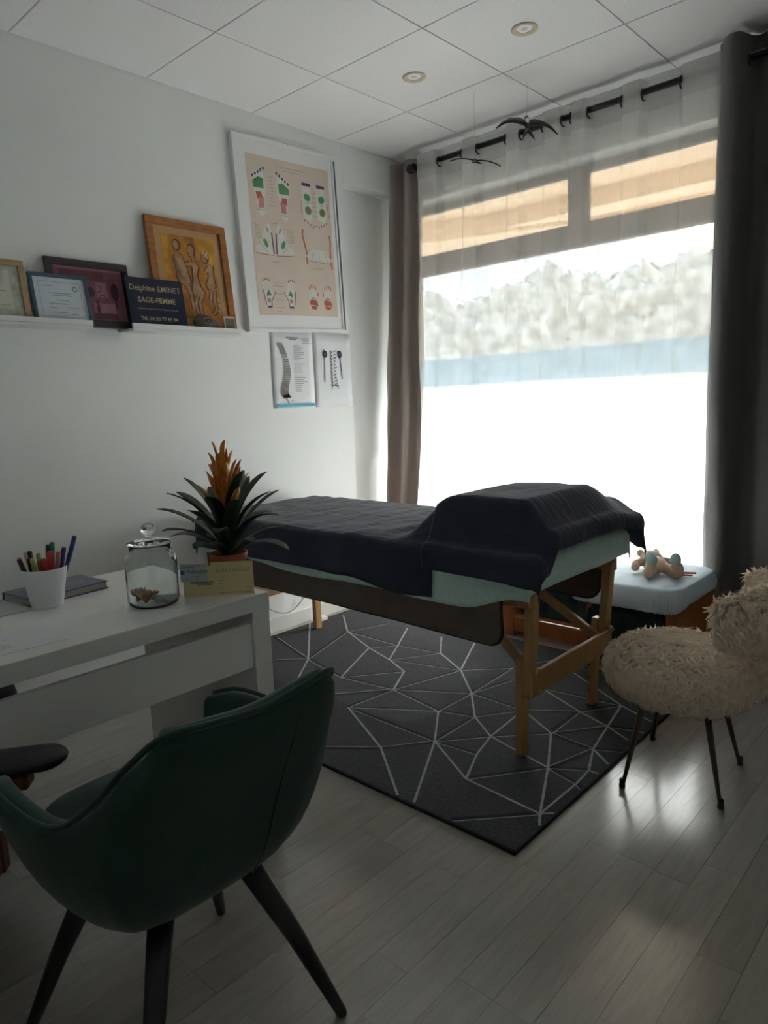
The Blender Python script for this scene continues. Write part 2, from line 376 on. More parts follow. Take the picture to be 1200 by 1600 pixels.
house('white rendered house beyond the hedge on the left side of the window', -11, -3.2, 16, 5.0, M_fac2, 4)

# ================================================================== curtains
ROD_Y, ROD_Z = 3.575, 2.70
rod = thing('curtain_rod', 'long black metal curtain rod running above the window', 'curtain rod', (0, ROD_Y, ROD_Z))
MB().tube([(0.19, 0, 0), (3.0, 0, 0)], 0.015, 14).build('pole', M_black, rod, smooth=True)
for xx, s in ((0.19, -1), (3.0, 1)):
    MB().lathe([(0.001, 0), (0.024, 0.0), (0.026, 0.012), (0.026, 0.045), (0.020, 0.055), (0.001, 0.056)], 16, M=Matrix.Translation((xx+0.02*s*-1, 0, 0)) @ Matrix.Rotation(s*PI/2, 4, 'Y')).build('finial', M_black, rod, smooth=True)
for xx in (0.255, 1.3, 2.6): MB().tube([(xx, 0, 0), (xx, YW-ROD_Y, 0)], 0.008, 8).lathe([(0.001, 0), (0.02, 0), (0.02, 0.012), (0.001, 0.012)], 14, M=Matrix.Translation((xx, YW-ROD_Y-0.012, 0)) @ Matrix.Rotation(-PI/2, 4, 'X')).build('bracket', M_black, rod)

SEG = [(0.40, 0.57), (0.68, 0.87), (0.965, 1.10), (1.215, 1.262), (1.36, 1.535), (1.64, 1.82)]
def sheer_wave(x):
    v = -1.0
    for a, b in SEG: v += (math.tanh((x-a)/0.010) - math.tanh((x-b)/0.010))
    return v
def sheer_pt(s, z):
    x0 = lerp(0.10, 0.25, sm(0.0, 2.7, z)); x = 0.25 + (2.04-0.25)*s; t = sm(2.72, 1.6, z)
    w = sheer_wave(x)
    soft = 0.6*math.sin(x*2*PI/0.235+0.8) + 0.35*math.sin(x*2*PI/0.41+2) + 0.2*nz(x*9, z*0.6)
    y = ROD_Y + 0.004 + lerp(0.030*w, 0.022*soft + 0.012*w, t)
    return Vector((x0 + (2.04-x0)*s, y, z))
sh = thing('sheer_curtain', 'white sheer voile curtain hanging across the bright window', 'curtain', (0, 0, 0))
zs = [0.03+(2.755-0.03)*k/44 for k in range(45)]; N = 420
MB().grid([[sheer_pt(a/N, z) for z in zs] for a in range(N+1)]).build('voile', M_sheer, sh, smooth=True)
MB().grid([[sheer_pt(a/N, z)+Vector((0, -0.003, 0)) for z in (2.615, 2.65, 2.68, 2.70, 2.72, 2.7545)] for a in range(N+1)]).build('top_hem', M_hem, sh, smooth=True)
for a, b in SEG:
    MB().torus((a, ROD_Y, ROD_Z-0.012), 0.026, 0.0045).build('eyelet', M_black, sh, smooth=True)
    MB().torus((b, ROD_Y, ROD_Z-0.012), 0.026, 0.0045).build('eyelet', M_black, sh, smooth=True)

def drape_panel(name, label, m, top, bot, ztop, folds, amp, y0, phase=0.0, z0=0.015, wig=0.0, spread=1.0, rings=True, ysh=0.0):
    t = thing(name, label, 'curtain', ((top[0]+top[1])/2, y0, 0)); ox = (top[0]+top[1])/2
    N, K = 160, 60; rows = []
    for a in range(N+1):
        s = a/N; row = []
        for k in range(K+1):
            z = z0+(ztop-z0)*k/K; q = (z-z0)/(ztop-z0)
            x = lerp(lerp(bot[0], bot[1], s), lerp(top[0], top[1], s), q**0.8)
            ph = 2*PI*folds*s+phase
            A = amp*lerp(spread, 1.0, q)
            y = A*(math.cos(ph)+0.25*math.cos(2*ph+1.0+q)) + wig*(1-q)*nz(s*6, z*1.3, 4) + 0.006*nz(s*14, z*4, 2) + ysh*(1-q)
            x += 0.35*A*math.sin(2*ph) * 0.4 + 0.01*(1-q)*nz(s*5, z*2, 8)
            zz = z + (0.012*math.cos(ph) if k == K else 0)
            row.append((x-ox, y, zz))
        rows.append(row)
    MB().grid(rows).build('panel', m, t, smooth=True, solid=0.002)
    for k in range(int(folds*2)):
        s = ((k+0.5)*PI-phase)/(2*PI*folds)
        if rings and 0.03 < s < 0.97: MB().torus((lerp(top[0], top[1], s)-ox, ROD_Y-y0, ROD_Z-0.012), 0.027, 0.005).build('eyelet', M_black, t, smooth=True)
    return t
drape_panel('satin_curtain', 'taupe satin curtain gathered at the left side of the window', M_taupe, (-0.055, 0.235), (-0.060, 0.262), 2.775, 2.3, 0.040, 3.628, 0.4, wig=0.06, rings=False, ysh=-0.20)
drape_panel('linen_curtain', 'dark charcoal linen curtain gathered at the right side of the window', M_char, (1.975, 2.95), (1.955, 3.0), 2.785, 4.5, 0.070, 3.545, 0.75, wig=0.05, spread=0.95)

# ---- downlights
for (x, y), lb in (((0.847, 2.815), 'round recessed ceiling spotlight above the massage table, nearer the left wall'), ((1.446, 2.82), 'round recessed ceiling spotlight near the middle of the ceiling tile, farther from the left wall')):
    t = thing('recessed_spotlight', lb, 'ceiling light', (x, y, H), group='recessed ceiling spotlights')
    MB().lathe([(0.034, -0.001), (0.046, -0.006), (0.055, -0.004), (0.056, 0.0), (0.034, 0.0)], 32).build('trim_ring', mat('ring_beige', (0.62, 0.52, 0.38), 0.4, var=0.03), t, smooth=True)
    MB().lathe([(0.034, -0.001), (0.030, 0.004), (0.026, 0.0105), (0.001, 0.0105)], 28).build('recess', mat('lamp_recess', (0.10, 0.08, 0.07), 0.5, var=0.05), t, smooth=True)
    MB().ball((0, 0, 0.006), 0.022, 0.022, 0.008).build('bulb', mat('lamp_glass', (0.75, 0.72, 0.65), 0.2, var=0.02), t, smooth=True)

# ---- swallows on threads
def swallow(label, loc, span, rot, red):
    t = thing('swallow_ornament', label, 'ornament', loc, group='hanging swallow ornaments'); k = span/0.30; R3 = Matrix.Rotation(rot[2], 3, 'Z') @ Matrix.Rotation(rot[0], 3, 'X') @ Matrix.Rotation(rot[1], 3, 'Y')
    def bd(mb, *a, **kw): mb.v = [tuple(R3 @ Vector(p)) for p in mb.v]; return mb.build(*a, **kw)
    bd(MB().ball((0, 0, 0), 0.014*k, 0.050*k, 0.013*k), 'body', M_black, t, smooth=True)
    for s in (-1, 1):
        top = [(0, 0.026), (0.04, 0.036), (0.085, 0.028), (0.125, 0.002), (0.155, -0.036)]; low = [(0, -0.024), (0.035, -0.012), (0.075, -0.004), (0.115, -0.014), (0.153, -0.039)]
        zz = lambda a: (0.010*math.sin(a/0.155*PI*0.8)-0.020*(a/0.155)**2)*k
        bd(MB().grid([[Vector((s*a*k, b*k, zz(a))) for a, b in top], [Vector((s*a*k, b*k, zz(a))) for a, b in low]]), 'wing', M_black, t, smooth=True, solid=0.005, soff=0)
        bd(MB().tube([(0, -0.035*k, -0.002), (s*0.016*k, -0.075*k, -0.004*k), (s*0.030*k, -0.112*k, -0.006*k)], [0.009*k, 0.006*k, 0.0012], 8), 'tail_feather', M_black, t, smooth=True)
    if red:
        bd(MB().ball((0, 0.044*k, 0.004*k), 0.010*k, 0.012*k, 0.011*k), 'red_throat', mat('swallow_red', (0.35, 0.03, 0.02), 0.5, var=0.05), t, smooth=True)
        bd(MB().ball((0, 0.012*k, 0.007*k), 0.010*k, 0.026*k, 0.010*k), 'white_belly', M_matwhite, t, smooth=True)
    MB().tube([(0, 0.0, 0.010), (0, 0.0, H-loc[2])], 0.0006, 5).build('thread', mat('thread', (0.5, 0.5, 0.5), 0.6, var=0.02), t)
swallow('larger black swallow with a red throat hanging by threads before the curtain rod', (1.19, 3.26, 2.605), 0.30, (math.radians(52), math.radians(10), math.radians(38)), True)
swallow('smaller black swallow hanging lower left by a thread before the sheer curtain', (0.94, 3.17, 2.478), 0.25, (math.radians(22), math.radians(8), math.radians(40)), False)
#@@OBJ@@

# ================================================================== left wall
M_ledge = M_matwhite
def ledge(label, y0, y1):
    t = thing('picture_ledge', label, 'shelf', (0, (y0+y1)/2, 1.645), group='white picture ledges'); w = (y1-y0)/2
    MB().box(0.0005, 0.115, -w, w, 0, 0.012).build('shelf_board', M_ledge, t, bevel=0.0015)
    MB().box(0.105, 0.118, -w, w, 0.0125, 0.034).build('front_lip', M_ledge, t, bevel=0.0015)
    MB().box(0.0005, 0.012, -w, w, 0.0125, 0.05).build('back_rail', M_ledge, t, bevel=0.0015)
ledge('white picture ledge on the left wall holding the two framed certificates', 0.55, 1.476)
ledge('white picture ledge on the left wall holding the navy sign and orange painting', 1.662, 2.251)
LZ = 1.6578
def leaning(name, label, cat, y0, y1, h, xb, xt, bord, thick, mframe, mback, group=None, roll=0.0):
    """a framed picture standing on a ledge, leaning back on the wall; returns (thing, Sheet of the inner picture)"""
    yc = (y0+y1)/2; w = y1-y0
    t = thing(name, label, cat, (xb, yc, LZ), group=group)
    lean = math.asin((xb-xt)/h); v = Vector((-math.sin(lean), 0, math.cos(lean))); n = Vector((math.cos(lean), 0, math.sin(lean))); u = Vector((0, 1, 0))
    S = Sheet(v*h - u*(w/2), u, -v, n, w, h); b = bord
    for a0, b0, a1, b1 in ((0, 0, 1, b/h), (0, 1-b/h, 1, 1), (0, b/h, b/w, 1-b/h), (1-b/w, b/h, 1, 1-b/h)):
        S.box(MB(), -thick, 0.0, a0, b0, a1, b1).build('frame_bar', mframe, t, bevel=0.002)
    I = Sheet(S.p(b/w, b/h, -thick*0.5), u, -v, n, w-2*b, h-2*b)
    S.box(MB(), -thick*0.9, -thick*0.5, b/w, b/h, 1-b/w, 1-b/h).build('picture', mback, t)
    return t, I
def bars(I, rows, wd=0.0022):
    m = MB()
    for a0, a1, b in rows: I.line(m, [(a0, b), (a1, b)], wd)
    return m
M_ink = mat('grey_ink', (0.22, 0.22, 0.24), 0.8, var=0.05); M_ink2 = mat('dark_ink', (0.05, 0.05, 0.07), 0.8, var=0.05)
M_paper = mat('white_paper', (0.80, 0.82, 0.84), 0.75, var=0.02, vscale=5); M_bluepaper = mat('pale_blue_paper', (0.64, 0.70, 0.76), 0.75, var=0.03)
# light wooden frame, certificate on marbled paper
t, I = leaning('framed_certificate', 'pale wooden framed certificate at the left end of the ledge', 'picture frame', 0.92, 1.237, 0.255, 0.094, 0.05, 0.024, 0.016, mat('pale_oak', (0.52, 0.36, 0.20), 0.5, col2=(0.44, 0.29, 0.15), vscale=6, stretch=(3, 1, 6)), mat('marbled_paper', (0.62, 0.64, 0.55), 0.8, col2=(0.40, 0.43, 0.36), vscale=30))
I.rect(MB(), 0.1, 0.10, 0.86, 0.86).build('certificate_sheet', mat('cream_paper', (0.66, 0.66, 0.58), 0.8, var=0.02), t)
bars(I, [(0.25, 0.75, 0.3), (0.3, 0.7, 0.4), (0.2, 0.78, 0.5), (0.2, 0.7, 0.6), (0.5, 0.82, 0.78)], 0.0018).build('certificate_lines', M_ink, t)
# blue frame certificate
t, I = leaning('framed_certificate', 'blue framed white certificate with printed lines and a round stamp', 'picture frame', 1.245, 1.492, 0.215, 0.101, 0.062, 0.016, 0.014, mat('blue_frame', (0.055, 0.10, 0.15), 0.45, var=0.15), M_bluepaper)
fr = MB(); I.line(fr, [(0.1, 0.1), (0.9, 0.1), (0.9, 0.9), (0.1, 0.9), (0.1, 0.1)], 0.0012)
join(fr, bars(I, [(0.26, 0.76, 0.36), (0.34, 0.72, 0.41), (0.14, 0.35, 0.20), (0.4, 0.66, 0.52), (0.25, 0.62, 0.6), (0.25, 0.4, 0.7), (0.6, 0.85, 0.68), (0.3, 0.55, 0.8), (0.66, 0.8, 0.83)], 0.0022)).build('certificate_lines', M_ink, t)
st = MB(); I.ell(st, 0.8, 0.24, 0.05, 0.06, 0.0006); st.build('stamp', M_ink, t); I.ell(MB(), 0.8, 0.24, 0.033, 0.042, 0.0009).build('stamp_centre', M_bluepaper, t)
# purple painting, bottom hanging between the two ledges
t, I = leaning('framed_painting', 'plum coloured painting in a charcoal frame between the two ledges', 'painting', 1.335, 1.708, 0.292, 0.062, 0.020, 0.032, 0.015, mat('charcoal_frame', (0.045, 0.04, 0.045), 0.5, var=0.15, bump=0.2), mat('plum_paint', (0.27, 0.10, 0.14), 0.7, col2=(0.17, 0.055, 0.085), vscale=7))
M_pl1 = mat('plum_dark', (0.13, 0.035, 0.055), 0.7, var=0.2); M_pl2 = mat('plum_black', (0.045, 0.022, 0.035), 0.7, var=0.2); M_pl3 = mat('plum_pale', (0.36, 0.16, 0.21), 0.7, var=0.15)
m = MB(); I.rect(m, 0.08, 0.06, 0.72, 0.24); I.rect(m, 0.50, 0.86, 0.86, 0.97); I.rect(m, 0.55, 0.60, 0.60, 0.9); m.build('dark_patches', M_pl1, t)
m = MB(); I.rect(m, 0.58, 0.26, 0.74, 0.55); I.rect(m, 0.52, 0.66, 0.84, 0.85); I.rect(m, 0.02, 0.0, 0.98, 0.035); m.build('pale_patches', M_pl3, t)
m = MB(); I.ell(m, 0.86, 0.42, 0.055, 0.17, 0.0009); I.rect(m, 0.852, 0.55, 0.872, 0.75, 0.0009); I.ell(m, 0.50, 0.46, 0.05, 0.10, 0.0009); m.build('spoon_shapes', M_pl2, t)
m = MB(); I.line(m, [(0.60+0.05*math.sin(a), 0.38+0.07*math.cos(a)) for a in [k*0.5 for k in range(8)]], 0.004, 0.0012); I.line(m, [(0.66+0.06*math.sin(a), 0.58+0.08*math.cos(a)) for a in [k*0.5 for k in range(11)]], 0.004, 0.0012); m.build('curved_strokes', M_pl1, t)
# orange painting
M_of = mat('orange_oak_frame', (0.42, 0.17, 0.04), 0.45, col2=(0.30, 0.105, 0.022), vscale=9, stretch=(2, 2, 6))
t, I = leaning('framed_painting', 'ochre painting of three slender figures in an orange wooden frame', 'painting', 1.818, 2.262, 0.535, 0.078, 0.022, 0.037, 0.022, M_of, mat('tan_mat', (0.50, 0.30, 0.15), 0.8, var=0.05))
J = Sheet(I.p(0.10, 0.075, 0.0005), I.u, I.v, I.n, I.w*0.80, I.h*0.86)
J.rect(MB(), 0, 0, 1, 1, 0.0003).build('canvas', mat('ochre_canvas', (0.62, 0.27, 0.03), 0.7, col2=(0.28, 0.09, 0.018), vscale=9, detail=6, bump=0.3, bscale=50), t)
m = MB(); J.pg(m, [(0.0, 0.0), (0.14, 0.0), (0.10, 0.25), (0.13, 0.5), (0.0, 0.6)], 0.0005); J.pg(m, [(0.62, 0.0), (1.0, 0.0), (1.0, 0.45), (0.86, 0.62), (0.82, 0.3), (0.64, 0.1)], 0.0005); m.build('yellow_ground', mat('yellow_paint', (0.66, 0.36, 0.04), 0.7, col2=(0.45, 0.19, 0.02), vscale=14), t)
M_fig = mat('figure_paint', (0.50, 0.31, 0.17), 0.7, col2=(0.28, 0.14, 0.07), vscale=16); M_figd = mat('figure_shadow_brown', (0.15, 0.065, 0.03), 0.7, var=0.3, vscale=10)
def figure(pts, head, legs):
    sh_ = MB(); b = MB()
    J.pg(sh_, [(a+(0.035 if k < len(pts)/2 else -0.035), c+0.006) for k, (a, c) in enumerate(pts)], 0.0006)
    J.pg(b, pts, 0.0010); J.ell(sh_, head[0]+0.012, head[1], head[2]*1.5, head[3]*1.35, 0.0006); J.ell(b, head[0], head[1], head[2], head[3], 0.0010)
    for lg in legs: J.line(sh_, lg, 0.026, 0.0007); J.line(b, lg, 0.014, 0.0010)
    return sh_, b
F = [figure([(0.24, 0.19), (0.32, 0.22), (0.34, 0.32), (0.44, 0.48), (0.45, 0.56), (0.36, 0.60), (0.26, 0.58), (0.22, 0.48), (0.25, 0.40), (0.20, 0.30)], (0.26, 0.12, 0.055, 0.055), [[(0.22, 0.25), (0.24, 0.42), (0.40, 0.60), (0.44, 0.70)], [(0.32, 0.24), (0.40, 0.44)], [(0.35, 0.58), (0.44, 0.72), (0.45, 0.9)]]),
     figure([(0.48, 0.30), (0.60, 0.31), (0.64, 0.36), (0.58, 0.46), (0.63, 0.60), (0.70, 0.68), (0.62, 0.73), (0.50, 0.72), (0.47, 0.66), (0.52, 0.52), (0.53, 0.38)], (0.53, 0.17, 0.055, 0.07), [[(0.50, 0.33), (0.40, 0.34)], [(0.55, 0.22), (0.57, 0.32)], [(0.54, 0.72), (0.50, 0.84), (0.54, 0.99)], [(0.66, 0.70), (0.58, 0.80), (0.60, 0.99)]]),
     figure([(0.84, 0.30), (0.92, 0.32), (0.91, 0.48), (0.93, 0.58), (0.88, 0.64), (0.80, 0.62), (0.76, 0.56), (0.82, 0.48)], (0.78, 0.23, 0.055, 0.06), [[(0.86, 0.34), (0.76, 0.42)], [(0.85, 0.62), (0.80, 0.76)], [(0.91, 0.62), (0.88, 0.75), (0.90, 0.88), (0.82, 0.93)]])]
join(*[a for a, b in F]).build('figure_shading', M_figd, t); 
for a, b in F: b.build('painted_figure', M_fig, t)
m = MB(); J.line(m, [(0.74, 0.20), (0.78, 0.15), (0.80, 0.22), (0.84, 0.14), (0.84, 0.24)], 0.006, 0.0012); J.line(m, [(0.95, 0.72), (0.95, 0.76), (0.99, 0.76)], 0.004, 0.0012); J.line(m, [(0.95, 0.80), (0.99, 0.80), (0.99, 0.84), (0.95, 0.84), (0.95, 0.80)], 0.004, 0.0012); J.line(m, [(0.96, 0.88), (0.96, 0.92)], 0.004, 0.0012); m.build('light_strokes', mat('cream_paint', (0.60, 0.45, 0.28), 0.7, var=0.1), t)
# navy nameplate
t = thing('nameplate', 'navy blue nameplate with gold lettering leaning on the right ledge', 'sign', (0.101, 1.812, LZ))
h, w = 0.235, 0.292; lean = math.asin(0.035/h); v = Vector((-math.sin(lean), 0, math.cos(lean))); n = Vector((math.cos(lean), 0, math.sin(lean))); u = Vector((0, 1, 0))
S = Sheet(v*h-u*(w/2), u, -v, n, w, h); S.box(MB(), -0.006, 0).build('plate', mat('navy_plate', (0.010, 0.016, 0.042), 0.30, var=0.05), t, bevel=0.001)
M_gold = mat('gold_lettering', (0.45, 0.36, 0.24), 0.5, var=0.05)
for s, sz, vv, al in (('Delphine EMINET', 0.036, 0.25, 0.0004), ('SAGE-FEMME', 0.034, 0.48, 0.0006), ('Diplômée de la Faculté de Médecine de Lyon', 0.0115, 0.62, 0.0), ('Tél. 04 50 77 43 94', 0.024, 0.83, 0.0004)):
    text_mesh(s, sz, S.p(0.5, vv, 0.0008), u, v, 'CENTER', 0, al).build('lettering', M_gold, t)
# stone bowl and mini picture on the ledge
t = thing('shell_bowl', 'small dark polished stone shell lying before the orange painting', 'ornament', (0.085, 2.062, LZ))
sb = MB(); rows = []
for a in range(13):
    th = PI*a/12*0.999; row = []
    for b in range(24):
        ph = 2*PI*b/24; rr = math.sin(th); row.append((0.022*rr*math.cos(ph), 0.066*rr*math.sin(ph)*(1+0.1*math.cos(ph)), 0.040-0.040*math.cos(th)+0.004*math.sin(ph*3)*rr))
    rows.append(row)
sb.grid(rows, closev=True).build('shell', mat('dark_stone', (0.045, 0.04, 0.038), 0.25, col2=(0.11, 0.09, 0.075), vscale=35), t, smooth=True)
MB().tube([(0.020+0.003*math.cos(k), 0.030*math.cos(k*0.6)*(1-k/16), 0.050+0.022*math.sin(k*0.6)*(1-k/16)) for k in range(14)], 0.003, 6).build('spiral_ridge', mat('pale_stone', (0.22, 0.19, 0.16), 0.3, var=0.2), t, smooth=True)
t, I = leaning('miniature_picture', 'tiny square picture with a red border at the ledge end', 'picture frame', 2.166, 2.244, 0.088, 0.103, 0.090, 0.007, 0.006, mat('red_border', (0.50, 0.16, 0.12), 0.5, var=0.05), mat('mini_paper', (0.55, 0.50, 0.38), 0.7, var=0.1))
I.rect(MB(), 0.08, 0.08, 0.92, 0.78).build('olive_patch', mat('olive_patch', (0.07, 0.08, 0.045), 0.7, col2=(0.16, 0.14, 0.08), vscale=60), t)

# ---- big reflexology chart
tilt = math.radians(2.2); W_, H_ = 0.715, 0.992
u = Vector((0, math.cos(tilt), math.sin(tilt))); v = Vector((0, math.sin(tilt), -math.cos(tilt))); n = Vector((1, 0, 0)); cen = Vector((0.001, 2.713, 2.189))
t = thing('framed_chart', 'large white framed foot and hand chart hanging tilted on the left wall', 'poster', cen)
o = -u*(W_/2) - v*(H_/2); S = Sheet(o, u, v, n, W_, H_)
b = 0.020
S.box(MB(), 0.002, 0.024, 0.02, 0.02, 0.98, 0.98).build('backing_board', M_matwhite, t)
for a0, b0, a1, b1 in ((0, 0, 1, b/H_), (0, 1-b/H_, 1, 1), (0, b/H_, b/W_, 1-b/H_), (1-b/W_, b/H_, 1, 1-b/H_)):
    S.box(MB(), 0.0, 0.030, a0, b0, a1, b1).build('frame_bar', M_matwhite, t, bevel=0.002)
S.box(MB(), 0.004, 0.033, 0.992, 0.03, 1.004, 0.985).build('shadow_strip', mat('shadow_violet', (0.12, 0.11, 0.17), 0.4, var=0.05), t)  # dark violet strip stands in for the shadow line between frame and wall
MB().tube([S.p(0.52, -0.006, 0.002), S.p(0.52, 0.004, 0.030)], 0.003, 6).build('hanging_nail', M_black, t)
P = Sheet(S.p(0.112, 0.088, 0.0245), u, v, n, 0.585, 0.815)
P.rect(MB(), 0, 0, 1, 1, 0.0004).build('chart_sheet', mat('chart_paper', (0.70, 0.585, 0.50), 0.75, var=0.02), t)
cW, cG, cR, cK, cP, cS = [MB() for _ in range(6)]   # white, green, red-orange, pink, purple, grey
def foot(cx, s, top):
    P.pg(cW, [(cx+s*a, top+b_) for a, b_ in [(-0.075, 0.06), (-0.05, 0.02), (0.0, 0.0), (0.05, 0.0), (0.075, 0.05), (0.07, 0.13), (0.05, 0.19), (0.05, 0.27), (0.0, 0.295), (-0.035, 0.27), (-0.04, 0.18), (-0.075, 0.11)]])
    P.pg(cG, [(cx+s*a, top+b_) for a, b_ in [(-0.07, 0.075), (0.0, 0.045), (0.055, 0.055), (0.05, 0.115), (-0.07, 0.115)]], 0.0009)
    P.pg(cR, [(cx+s*a, top+b_) for a, b_ in [(-0.045, 0.14), (0.02, 0.138), (0.03, 0.17), (-0.03, 0.185)]], 0.0009)
    P.pg(cK, [(cx+s*a, top+b_) for a, b_ in [(-0.02, 0.185), (0.045, 0.165), (0.042, 0.235), (-0.02, 0.24)]], 0.0009)
    for k in range(5): P.ell(cP, cx+s*(-0.065+0.032*k), top+0.045-0.014*k+0.0, 0.011, 0.010, 0.0010)
    P.line(cS, [(cx-0.045, top+0.25), (cx+0.045, top+0.25)], 0.003, 0.001)
foot(0.125, 1, 0.085); foot(0.405, -1, 0.10)
for cx, s in ((0.70, 1), (0.885, -1)):
    P.pg(cW, [(cx-0.06, 0.115), (cx+0.05, 0.12), (cx+0.055, 0.30), (cx+0.03, 0.36), (cx-0.06, 0.34), (cx-0.075, 0.27)])
    P.rect(cP, cx-0.055, 0.112, cx+0.05, 0.132, 0.0009)
    P.ell(cG, cx, 0.205, 0.042, 0.024, 0.0009, 0.3*s); P.ell(cG, cx+0.005, 0.29, 0.042, 0.027, 0.0009, 0.3*s); P.ell(cR, cx+0.01, 0.292, 0.022, 0.014, 0.0011, 0.3*s)
    P.line(cR, [(cx-s*0.075, 0.23), (cx-s*0.085, 0.32)], 0.004, 0.001); P.line(cS, [(cx-0.03, 0.245), (cx+0.05, 0.235)], 0.002, 0.001)
    for k in range(4): P.ell(cR, cx-s*(0.05-0.035*k), 0.352+0.012*k+0.008, 0.009, 0.007, 0.0009)
for cx, s in ((0.145, 1), (0.355, -1)):
    P.pg(cW, [(cx+s*a, b_) for a, b_ in [(0.05, 0.405), (0.075, 0.44), (0.085, 0.53), (0.09, 0.61), (-0.125, 0.60), (-0.12, 0.565), (-0.045, 0.54), (-0.01, 0.46)]])
    P.ell(cG, cx+s*0.0, 0.54, 0.022, 0.030, 0.0009, -0.5*s); P.line(cP, [(cx+s*0.078, 0.47), (cx+s*0.088, 0.605)], 0.008, 0.001)
    P.line(cS, [(cx-s*0.05, 0.55), (cx+s*0.02, 0.60)], 0.003, 0.001); P.line(cR, [(cx-s*0.125, 0.608), (cx+s*0.09, 0.615)], 0.003, 0.001)
    P.ell(cS, cx+s*0.03, 0.455, 0.01, 0.02, 0.001, -0.4*s)
P.pg(cW, [(0.64, 0.585), (0.70, 0.545), (0.87, 0.55), (0.94, 0.60), (0.94, 0.625), (0.64, 0.615)])
for pts in ([(0.615, 0.42), (0.60, 0.45), (0.625, 0.53), (0.645, 0.585)], [(0.955, 0.44), (0.965, 0.48), (0.955, 0.54), (0.955, 0.595)], [(0.632, 0.60), (0.64, 0.65)], [(0.955, 0.62), (0.965, 0.67)]): P.line(cR, pts, 0.010, 0.001)
P.line(cS, [(0.66, 0.565), (0.71, 0.54)], 0.002, 0.001); P.line(cS, [(0.70, 0.61), (0.73, 0.56)], 0.003, 0.001); P.line(cS, [(0.87, 0.56), (0.91, 0.62)], 0.003, 0.001); P.line(cS, [(0.64, 0.625), (0.95, 0.635)], 0.003, 0.001); P.line(cS, [(0.80, 0.555), (0.80, 0.62)], 0.0015, 0.001)
for cx, s in ((0.135, 1), (0.385, -1)):
    P.pg(cW, [(cx-s*0.06, 0.835), (cx+s*0.03, 0.84), (cx+s*0.06, 0.86), (cx+s*0.02, 0.90), (cx+s*0.015, 0.945), (cx-s*0.045, 0.945)])
    for k in range(4): P.line(cW, [(cx-s*(0.055-0.026*k), 0.84), (cx-s*(0.06-0.024*k), 0.775+0.006*abs(k-1.5))], 0.008, 0.0007); P.ell(cR, cx-s*(0.062-0.024*k), 0.765+0.008*abs(k-1.5), 0.006, 0.008, 0.0009)
    P.pg(cG, [(cx-s*0.03, 0.86), (cx-s*0.005, 0.835), (cx+s*0.03, 0.875), (cx+s*0.0, 0.87), (cx-s*0.03, 0.885)], 0.0009); P.line(cP, [(cx-s*0.07, 0.84), (cx-s*0.045, 0.935)], 0.005, 0.001); P.line(cP, [(cx+s*0.075, 0.845), (cx+s*0.02, 0.91), (cx+s*0.018, 0.94)], 0.004, 0.001); P.rect(cP, cx-0.03 if s > 0 else cx-0.02, 0.94, cx+0.02 if s > 0 else cx+0.035, 0.953, 0.0011); P.ell(cK, cx-s*0.01, 0.905, 0.022, 0.014, 0.0009)
for cx, s in ((0.685, 1), (0.875, -1)):
    for k in range(5): P.ell(cR, cx+s*(-0.045+0.026*k), 0.79+0.012*abs(k-1.5)+(0.03 if k == 4 else 0), 0.006, 0.016, 0.0009)
    for k in range(4): P.line(cW, [(cx+s*(-0.045+0.026*k), 0.81), (cx+s*(-0.035+0.022*k), 0.875)], 0.006, 0.0007)
    P.pg(cR, [(cx-0.06, 0.90), (cx-0.02, 0.885), (cx+0.04, 0.895), (cx+0.055, 0.92), (cx+0.02, 0.955), (cx-0.03, 0.95)], 0.0009); P.line(cG, [(cx-0.04, 0.895), (cx-0.01, 0.87), (cx+0.03, 0.885)], 0.005, 0.0011); P.line(cW, [(cx-0.04, 0.925), (cx+0.03, 0.93)], 0.004, 0.0012)
for a0, a1, bb in [(0.34, 0.70, 0.045), (0.42, 0.62, 0.065), (0.22, 0.29, 0.30), (0.2, 0.3, 0.41), (0.74, 0.84, 0.385), (0.19, 0.30, 0.655), (0.70, 0.86, 0.675), (0.2, 0.31, 0.79), (0.2, 0.31, 0.81), (0.21, 0.30, 0.86), (0.2, 0.31, 0.90), (0.2, 0.31, 0.95), (0.22, 0.28, 0.975)] + [(0.24, 0.29, 0.12+0.022*k) for k in range(8)] + [(0.03, 0.10, 0.43+0.013*k) for k in range(7)] + [(0.41, 0.49, 0.44+0.013*k) for k in range(7)] + [(0.76, 0.82, 0.14+0.03*k) for k in range(7)]:
    P.line(cS, [(a0, bb), (a1, bb)], 0.0022, 0.0008)
for q, nm, col in ((cW, 'print_white', (0.72, 0.71, 0.66)), (cG, 'print_green', (0.10, 0.30, 0.14)), (cR, 'print_red', (0.50, 0.13, 0.07)), (cK, 'print_pink', (0.55, 0.25, 0.25)), (cP, 'print_purple', (0.11, 0.06, 0.14)), (cS, 'print_text', (0.34, 0.29, 0.26))):
    q.build(nm, mat(nm, col, 0.75, var=0.06), t)

